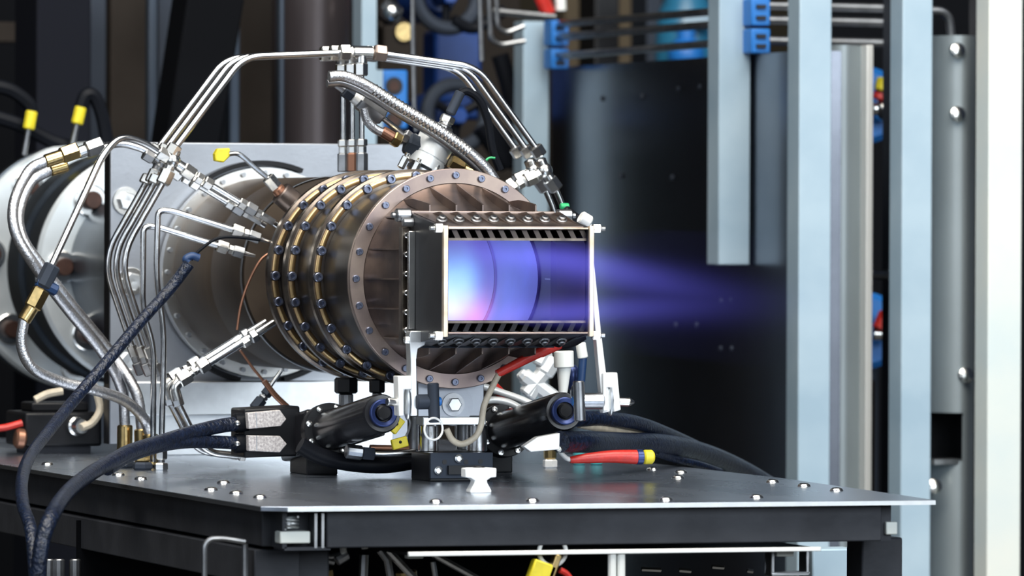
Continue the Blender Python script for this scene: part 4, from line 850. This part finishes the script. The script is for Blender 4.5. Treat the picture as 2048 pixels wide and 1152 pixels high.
# sky blue tank, tan board, dark post beyond the clamped pipes
def tank():
    Y = 3.2; c = at(1372, 60, Y); t = T('blue_tank', 'sky blue round tank seen through the clamped pipes', 'tank', (c.x, Y, FL)); r = (at(1430, 60, Y) - c).length
    z1 = at(1372, -40, Y).z; m = MB(); m.lathe([(0, z1 - FL), (r * .5, z1 - FL - .01), (r * .92, z1 - FL - .05), (r, z1 - FL - .10), (r, .96), (r * .92, .93), (r * .3, .90), (0, .90)], (c.x, Y, FL), (0, 0, 1), 36); O('tank_shell', m, tankblue, t)
    m = MB(); m.lathe([(r * 1.0, 1.24), (r * 1.03, 1.24), (r * 1.03, 1.26), (r, 1.26)], (c.x, Y, FL), (0, 0, 1), 36, True); O('band', m, tankblue, t)
    m = MB(); a = at(1395, 44, Y - r - .02); m.box(a, (.05, .006, .018)); O('name_plate', m, galv, t)
    m = MB(); m.ball(at(1372, 110, Y - .1), .028, 18, 10); m.cyl(at(1372, 110, Y - .1), at(1372, 60, Y - .1), .014, n=12); O('drain_bulb', m, blueplastic, t)
    m = MB(); m.cyl((c.x, Y, FL), (c.x, Y, .9 + FL), r * .4, n=16); O('foot', m, beam, t)
tank()
vbox('tan_board', 1130, 1300, -60, 4.0, .04, tanwall, 'tan board standing far behind the clamped pipes', 'board')
vbox('dark_pillar', 1190, 1240, -60, 3.4, .08, black, 'black pillar before the tan board', 'post')
vbox('dark_pillar', 1294, 1326, -60, 3.6, .08, slate, 'slate pillar between tan board and blue tank', 'post')
# uprights behind the plate, seen over the pipe flanges
vbox('black_column', 74, 182, -60, 1.9, .12, strutdark, 'broad black column behind the yellow thermocouple plugs', 'column')
vbox('slate_upright', 180, 214, -60, 2.0, .05, slate, 'slate grey upright touching the broad black column', 'post')
vbox('umber_panel', 222, 296, -60, 2.3, .03, umber, 'brown grey panel between slate upright and navy strips', 'panel')
vbox('navy_strip', 298, 316, -60, 2.0, .02, navy, 'navy strip on the edge of slate panel beside the black leaning beam', 'strip')
vbox('slate_sheet', 316, 356, -60, 2.02, .03, slate, 'slate panel behind the foot of the arched tubes', 'panel')
a = P([(384, -60), (500, -60), (440, 300), (330, 300)], 1.75); m = MB(); m.prism(a, (0, .08, 0)); tag(O('leaning_beam', m, matteblack, bevel=.004), 'black leaning beam behind the arched tubes', 'beam')
vbox('navy_strip', 460, 481, -60, 1.9, .02, navy, 'navy strip beyond the leaning black beam', 'strip')
vbox('umber_panel', 481, 560, -60, 2.25, .03, umber, 'dark brown panel between two navy strips behind the arch', 'panel')
vbox('navy_strip', 560, 570, -60, 1.9, .02, navy, 'slim navy strip against the brown pipe column', 'strip')
def pipecol():
    Y = 1.95; a, b = at(568, 100, Y), at(722, 100, Y); c = (a + b) / 2; r = (b - a).length / 2
    t = T('pipe_column', 'wide brown grey pipe column behind the drop tubes', 'column', (c.x, Y + r, FL)); m = MB(); m.lathe([(0, 0), (r, 0), (r, 1.6), (0, 1.6)], (c.x, Y + r, FL), (0, 0, 1), 48); O('pipe_body', m, columnm, t)
    m = MB(); m.lathe([(r, 0), (r * 1.25, 0), (r * 1.25, .02), (r, .02)], (c.x, Y + r, FL), (0, 0, 1), 48, True); O('base_ring', m, columnm, t)
pipecol()
strut('dusty blue channel strut beside the brown pipe column', 724, 754, -60, 1.85, galv)
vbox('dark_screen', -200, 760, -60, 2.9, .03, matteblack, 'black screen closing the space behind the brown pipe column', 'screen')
vbox('pale_rail', -120, 74, 42, 2.5, .02, umber, 'dim brown rail at the upper corner beyond the black column', 'rail', ybot=84)
# blue valve gear above the engine
def gear():
    Y = 2.2
    for k, (cx, cy, R) in enumerate(((893, -8, 62), (912, 232, 60))):
        t = T('hand_wheel_valve', 'cobalt blue valve with black hand wheel, %s' % ('high above the arched tubes', 'behind the silver valve plug')[k], 'valve', at(cx, cy + R, Y))
        c = at(cx, cy, Y); r = (at(cx + R, cy, Y) - c).length
        m = MB(); m.torus(c, (.1, -1, .1), r, .010, 44, 10); O('hand_wheel', m, slate, t)
        m = MB(); m.lathe([(0, 0), (r * .45, 0), (r * .72, .03), (r * .78, .10), (r * .5, .14), (0, .14)], c + Vector((0, .03, 0)), (0, 1, 0), 30); O('valve_body', m, valveblue, t)
        for q in range(3):
            a = 2 * PI * q / 3 + .5; m = MB(); m.tube([c, c + Vector((math.cos(a) * r, 0, math.sin(a) * r))], .006, 8); O('spoke', m, rubber, t)
        m = MB(); m.rod(c + Vector((0, -.02, 0)), c + Vector((0, .04, 0)), .012, n=6); O('wheel_nut', m, valveblue, t)
    m = MB(); a, b = P([(870, 60), (965, 240)], Y + .16); m.bb(a.x, b.x, Y + .16, Y + .22, b.z, a.z); tag(O('blue_block', m, valveblue, bevel=.006), 'cobalt blue block joining the two hand wheel valves', 'block')
    t = T('blue_bracket', 'bright blue bracket with two round holes beside the dusty strut', 'bracket', at(790, 262, 1.86)); q = P([(766, 140), (816, 140), (816, 258), (766, 258)], 1.86); m = MB(); m.prism(q, (0, .03, 0)); O('bracket_plate', m, blueplastic, t, bevel=.003)
    for py in (172, 240):
        m = MB(); p = at(788, py, 1.86); m.lathe([(.0115, -.0006), (.0115, .001), (0, .001)], p, (0, -1, 0), 20); O('hole', m, darkhole, t); m = MB(); m.lathe([(.007, -.001), (.007, .0016), (0, .0016)], p, (0, -1, 0), 16); O('stud_end', m, studbrown, t)
    m = MB(); q = P([(753, 140), (766, 140), (766, 258), (753, 258)], 1.85); m.prism(q, (0, .03, 0)); O('flange_edge', m, galv, t)
    for lab, pts, r in (('thin upright steel line above the silver valve', [(825, -60), (825, 60), (828, 210), (832, 262)], .0032), ('thin steel line dropping beside the hand wheel above the arch', [(958, -60), (963, 122)], .0034)):
        m = MB(); m.tube(P(pts, 1.75), r, 8); tag(O('upright_line', m, dullsteel), lab, 'tube')
    m = MB(); m.tube(fil(P([(976, -60), (981, 78), (1000, 90), (1050, 82)], 1.8), .02), .0034, 8); tag(O('hooked_line', m, dullsteel), 'inner steel line hooking round above the arch knee', 'tube')
    m = MB(); m.tube(fil(P([(991, -60), (995, 55), (1012, 66), (1048, 52)], 1.85), .02), .0034, 8); tag(O('hooked_line', m, dullsteel), 'outer steel line hooking round above the arch knee', 'tube')
    m = MB(); m.tube(P([(985, 22), (1110, 34)], 1.9), .0045, 8); tag(O('cross_pipe', m, dullsteel), 'short level pipe over the strut top at the far sheet end', 'pipe')
    for k, (pts, r) in enumerate((([(770, -20), (786, 24), (768, 44)], .010), ([(905, 40), (950, 56), (1010, 20)], .008), ([(1000, 110), (1022, 190), (1035, 290), (1030, 340)], .012), ([(965, 250), (1000, 300), (1020, 330)], .016))):
        m = MB(); m.tube(spl(P(pts, 2.19)), r, 10); tag(O('dark_hose', m, rubber), ('short black hose by the chrome union', 'black hose crossing under the upper hand wheel', 'black hose hanging behind the arch knee', 'fat black hose low behind the silver valve plug')[k], 'hose')
    t = T('chrome_union', 'chrome union glinting above the gold arch nut', 'fitting', at(782, 40, 1.9)); m = MB(); m.ball(at(782, 24, 1.9), .014, 14, 8); O('ball', m, bright, t); m = MB(); m.rod(at(764, 6, 1.9), at(800, 30, 1.9), .0095, n=8); O('nut', m, bright, t)
    t = T('flow_meter', 'small dial block with brass face between the dusty strut and steel line', 'gauge', at(800, 80, 2.15)); m = MB(); a, b = P([(768, 50), (836, 118)], 2.15); m.bb(a.x, b.x, 2.15, 2.2, b.z, a.z); O('block', m, umber, t, bevel=.004); m = MB(); m.lathe([(.012, 0), (.012, .006), (0, .006)], at(806, 64, 2.15), (0, -1, 0), 18); O('dial', m, brass, t)
    m = MB(); a, b = P([(1072, -30), (1098, 30)], 2.15); m.rod(a, b, .010, n=10); tag(O('relief_valve', m, red), 'dark red relief valve on top of the strut at the far sheet end', 'valve')
    m = MB(); a, b = P([(1120, -20), (1122, 22)], 2.15); m.rod(a, b, .0075, .001, n=12); tag(O('white_plug', m, whitep), 'white plug above the blue clamps at the far sheet end', 'plug')
    vbox('dim_cabinet', 760, 1042, -60, 2.6, .1, umber, 'dim brown cabinet behind the cobalt valves', 'cabinet')
gear()

# ------------------------------------------------------------------ under the table
def under():
    Y = YF + .03
    t = T('under_shelf', 'black shelf with a white front lip hanging beneath the front beam', 'shelf', (0, 0, ZB - .05))
    a, b = at(800, 1098, Y), at(1622, 1098, Y); zl = at(1200, 1101, Y).z
    m = MB(); m.bb(a.x, b.x, YF + .004, YF + .008, zl - .0018, zl + .0022); O('shelf_lip', m, whitealu, t, bevel=.0006)
    m = MB(); m.bb(a.x, b.x, YF + .008, Y + .5, zl - .001, zl + .001); O('shelf_plate', m, black, t)
    m = MB(); m.bb(-.33, b.x + .03, Y + .66, Y + .668, -1.0, zl); O('added_dark_backing', m, matteblack, bpy.data.objects['test_table'])  # added black sheet that stands in for the darkness under the table
    m = MB(); c, d = at(1545, 1104, Y), at(1620, 1145, Y); w_ = .003
    m.bb(c.x, d.x, Y + .002, Y + .02, d.z - w_, d.z); m.bb(c.x, c.x + w_, Y + .002, Y + .02, d.z, zl - .002); m.bb(d.x - w_, d.x, Y + .002, Y + .02, d.z, zl - .002); O('tray_frame', m, dullsteel, t, bevel=.0006)
    m = MB(); c = at(1568, 1106, Y + .004); m.box(c + Vector((0, 0, 0)), (.016, .008, .006)); O('pale_nut', m, galvpale, t, bevel=.0008)
    # bent strap on the lower side beam
    t = T('bent_strap', 'pale bent metal strap standing under the near table corner', 'strap', at(450, 1170, YF + .04)); m = MB()
    p = P([(409, 1200), (409, 1090), (420, 1078), (445, 1077), (490, 1084)], YF + .04); m.tube(fil(p, .006), .0026, 8); O('strap_bar', m, dullsteel, t)
    m = MB(); p = P([(490, 1088), (490, 1200)], YF + .06); m.tube(p, .0030, 8); O('strap_post', m, dullsteel, t)
    # padlock on white ring, white straps
    t = T('yellow_padlock', 'yellow padlock hanging on a white ring under the shelf lip', 'padlock', at(1090, 1165, YF + .010))
    m = MB(); m.torus(at(1105, 1103, YF + .016), (0, -1, 0), .0125, .0020, 30, 8); O('white_ring', m, whitep, t)
    m = MB(); m.box(at(1082, 1146, YF + .010), (.022, .012, .020), Matrix.Rotation(.35, 4, 'Y')); O('lock_body', m, yellow, t, bevel=.0015)
    m = MB(); m.box(at(1106, 1134, YF + .010), (.006, .012, .024), Matrix.Rotation(.35, 4, 'Y')); O('lock_side', m, brass, t, bevel=.001)
    for k, x in enumerate((1224, 1242)):
        m = MB(); p, q = P([(x, 1106), (x, 1180)], YF + .010); m.rod(p, q, .0038, .001, 10); tag(O('white_strap', m, whitep), 'white strap hanging under the shelf lip, %s padlock of the two' % ('closer to the', 'farther from the')[k], 'strap')
    m = MB(); m.tube(spl(P([(1120, 1140), (1135, 1150), (1150, 1175)], YF + .010)), .003, 8); tag(O('red_lead', m, red), 'red lead beside the yellow padlock', 'cable')
    # pipes and brass among the dark
    for k, (pts, r, mt_) in enumerate((([(566, 1094), (640, 1118), (668, 1124)], .0030, dullsteel), ([(580, 1090), (660, 1114), (690, 1108)], .0026, dullsteel), ([(760, 1100), (775, 1120), (782, 1160)], .0036, dullsteel), ([(775, 1100), (832, 1160)], .0034, steel), ([(862, 1106), (960, 1160)], .0030, steel), ([(866, 1124), (872, 1160)], .0024, steel), ([(728, 1110), (726, 1170)], .0042, dullsteel))):
        m = MB(); m.tube(P(pts, YF + .10), r, 8); tag(O('under_pipe', m, mt_), ('slanted pipe under the spring corner', 'second slanted pipe just above its twin under the spring corner', 'bent pipe curving down under the front beam', 'bright pipe slanting down from the white lip start', 'long bright pipe slanting under the white lip', 'short bright stub beneath the white lip', 'dull upright pipe below the white clip')[k], 'pipe')
    t = T('white_clip', 'white curved clip under the front beam', 'clip', at(700, 1125, YF + .08)); m = MB(); m.torus(at(708, 1098, YF + .08), (.2, -1, .2), .011, .0030, 20, 8, math.radians(0), math.radians(200)); O('clip_arc', m, whitep, t); m = MB(); m.rod(at(672, 1122, YF + .08), at(695, 1108, YF + .08), .0050, n=8); O('clip_nut', m, dullsteel, t)
    for k, (x, y, r) in enumerate(((532, 1118, .0042), (556, 1140, .0085), (650, 1138, .0075), (812, 1140, .0100))):
        a, b = at(x, y, YF + .14), at(x + 4, y + 40, YF + .14); m = MB(); m.rod(a, b, r, n=8); tag(O('brass_stub', m, brass), 'brass stub in the dark under the front beam, number %s from the corner strap' % ('one', 'two', 'three', 'four')[k], 'fitting')
    m = MB(); a = at(828, 1110, YF + .08); m.box(a, (.015, .01, .006)); tag(O('pale_nut', m, galvpale, bevel=.0008), 'pale nut over brass stub under the shelf lip', 'nut')
    for k, (x0, x1, y) in enumerate(((1283, 1322, 1138), (1358, 1382, 1140), (1424, 1448, 1133), (1494, 1506, 1141))):
        m = MB(); p, q = P([(x0, y), (x1, y + 2)], YF + .2); m.rod(p, q, .0022, n=6); tag(O('glinting_rod', m, bright), 'small glinting rod in the dark shelf, number %s from the white straps' % ('one', 'two', 'three', 'four')[k], 'rod')
    m = MB(); a, b = P([(1625, 1098), (1715, 1200)], YF + .5); m.bb(a.x, b.x, YF + .5, YF + .54, b.z, a.z); tag(O('pale_cover', m, galv, bevel=.002), 'pale blue cover under the far end of the front beam', 'cover')
    t = T('brass_handle_valve', 'brass handled valve with chrome balls under the far beam end', 'valve', at(1730, 1170, YF + .3)); m = MB(); p, q = P([(1724, 1096), (1704, 1144)], YF + .3); m.rod(p, q, .0055, n=8); O('handle', m, brass, t)
    for px in (1732, 1745, 1764):
        m = MB(); m.ball(at(px, 1128, YF + .31), .0055, 12, 8); O('ball', m, bright, t)
    m = MB(); a, b = P([(1722, 1096), (1750, 1170)], YF + .34); m.bb(a.x, b.x, YF + .34, YF + .38, b.z, a.z); O('blue_body', m, blueano, t, bevel=.002)
    for k, x in enumerate((98, 118, 150)):
        m = MB(); p, q = P([(x, 1118), (x, 1200)], YF + .6); m.rod(p, q, .0055, n=10); tag(O('upright_stub', m, dullsteel), 'dim upright stub under the side beam behind the looms, %s' % ('first', 'second', 'third')[k], 'pipe')
under()
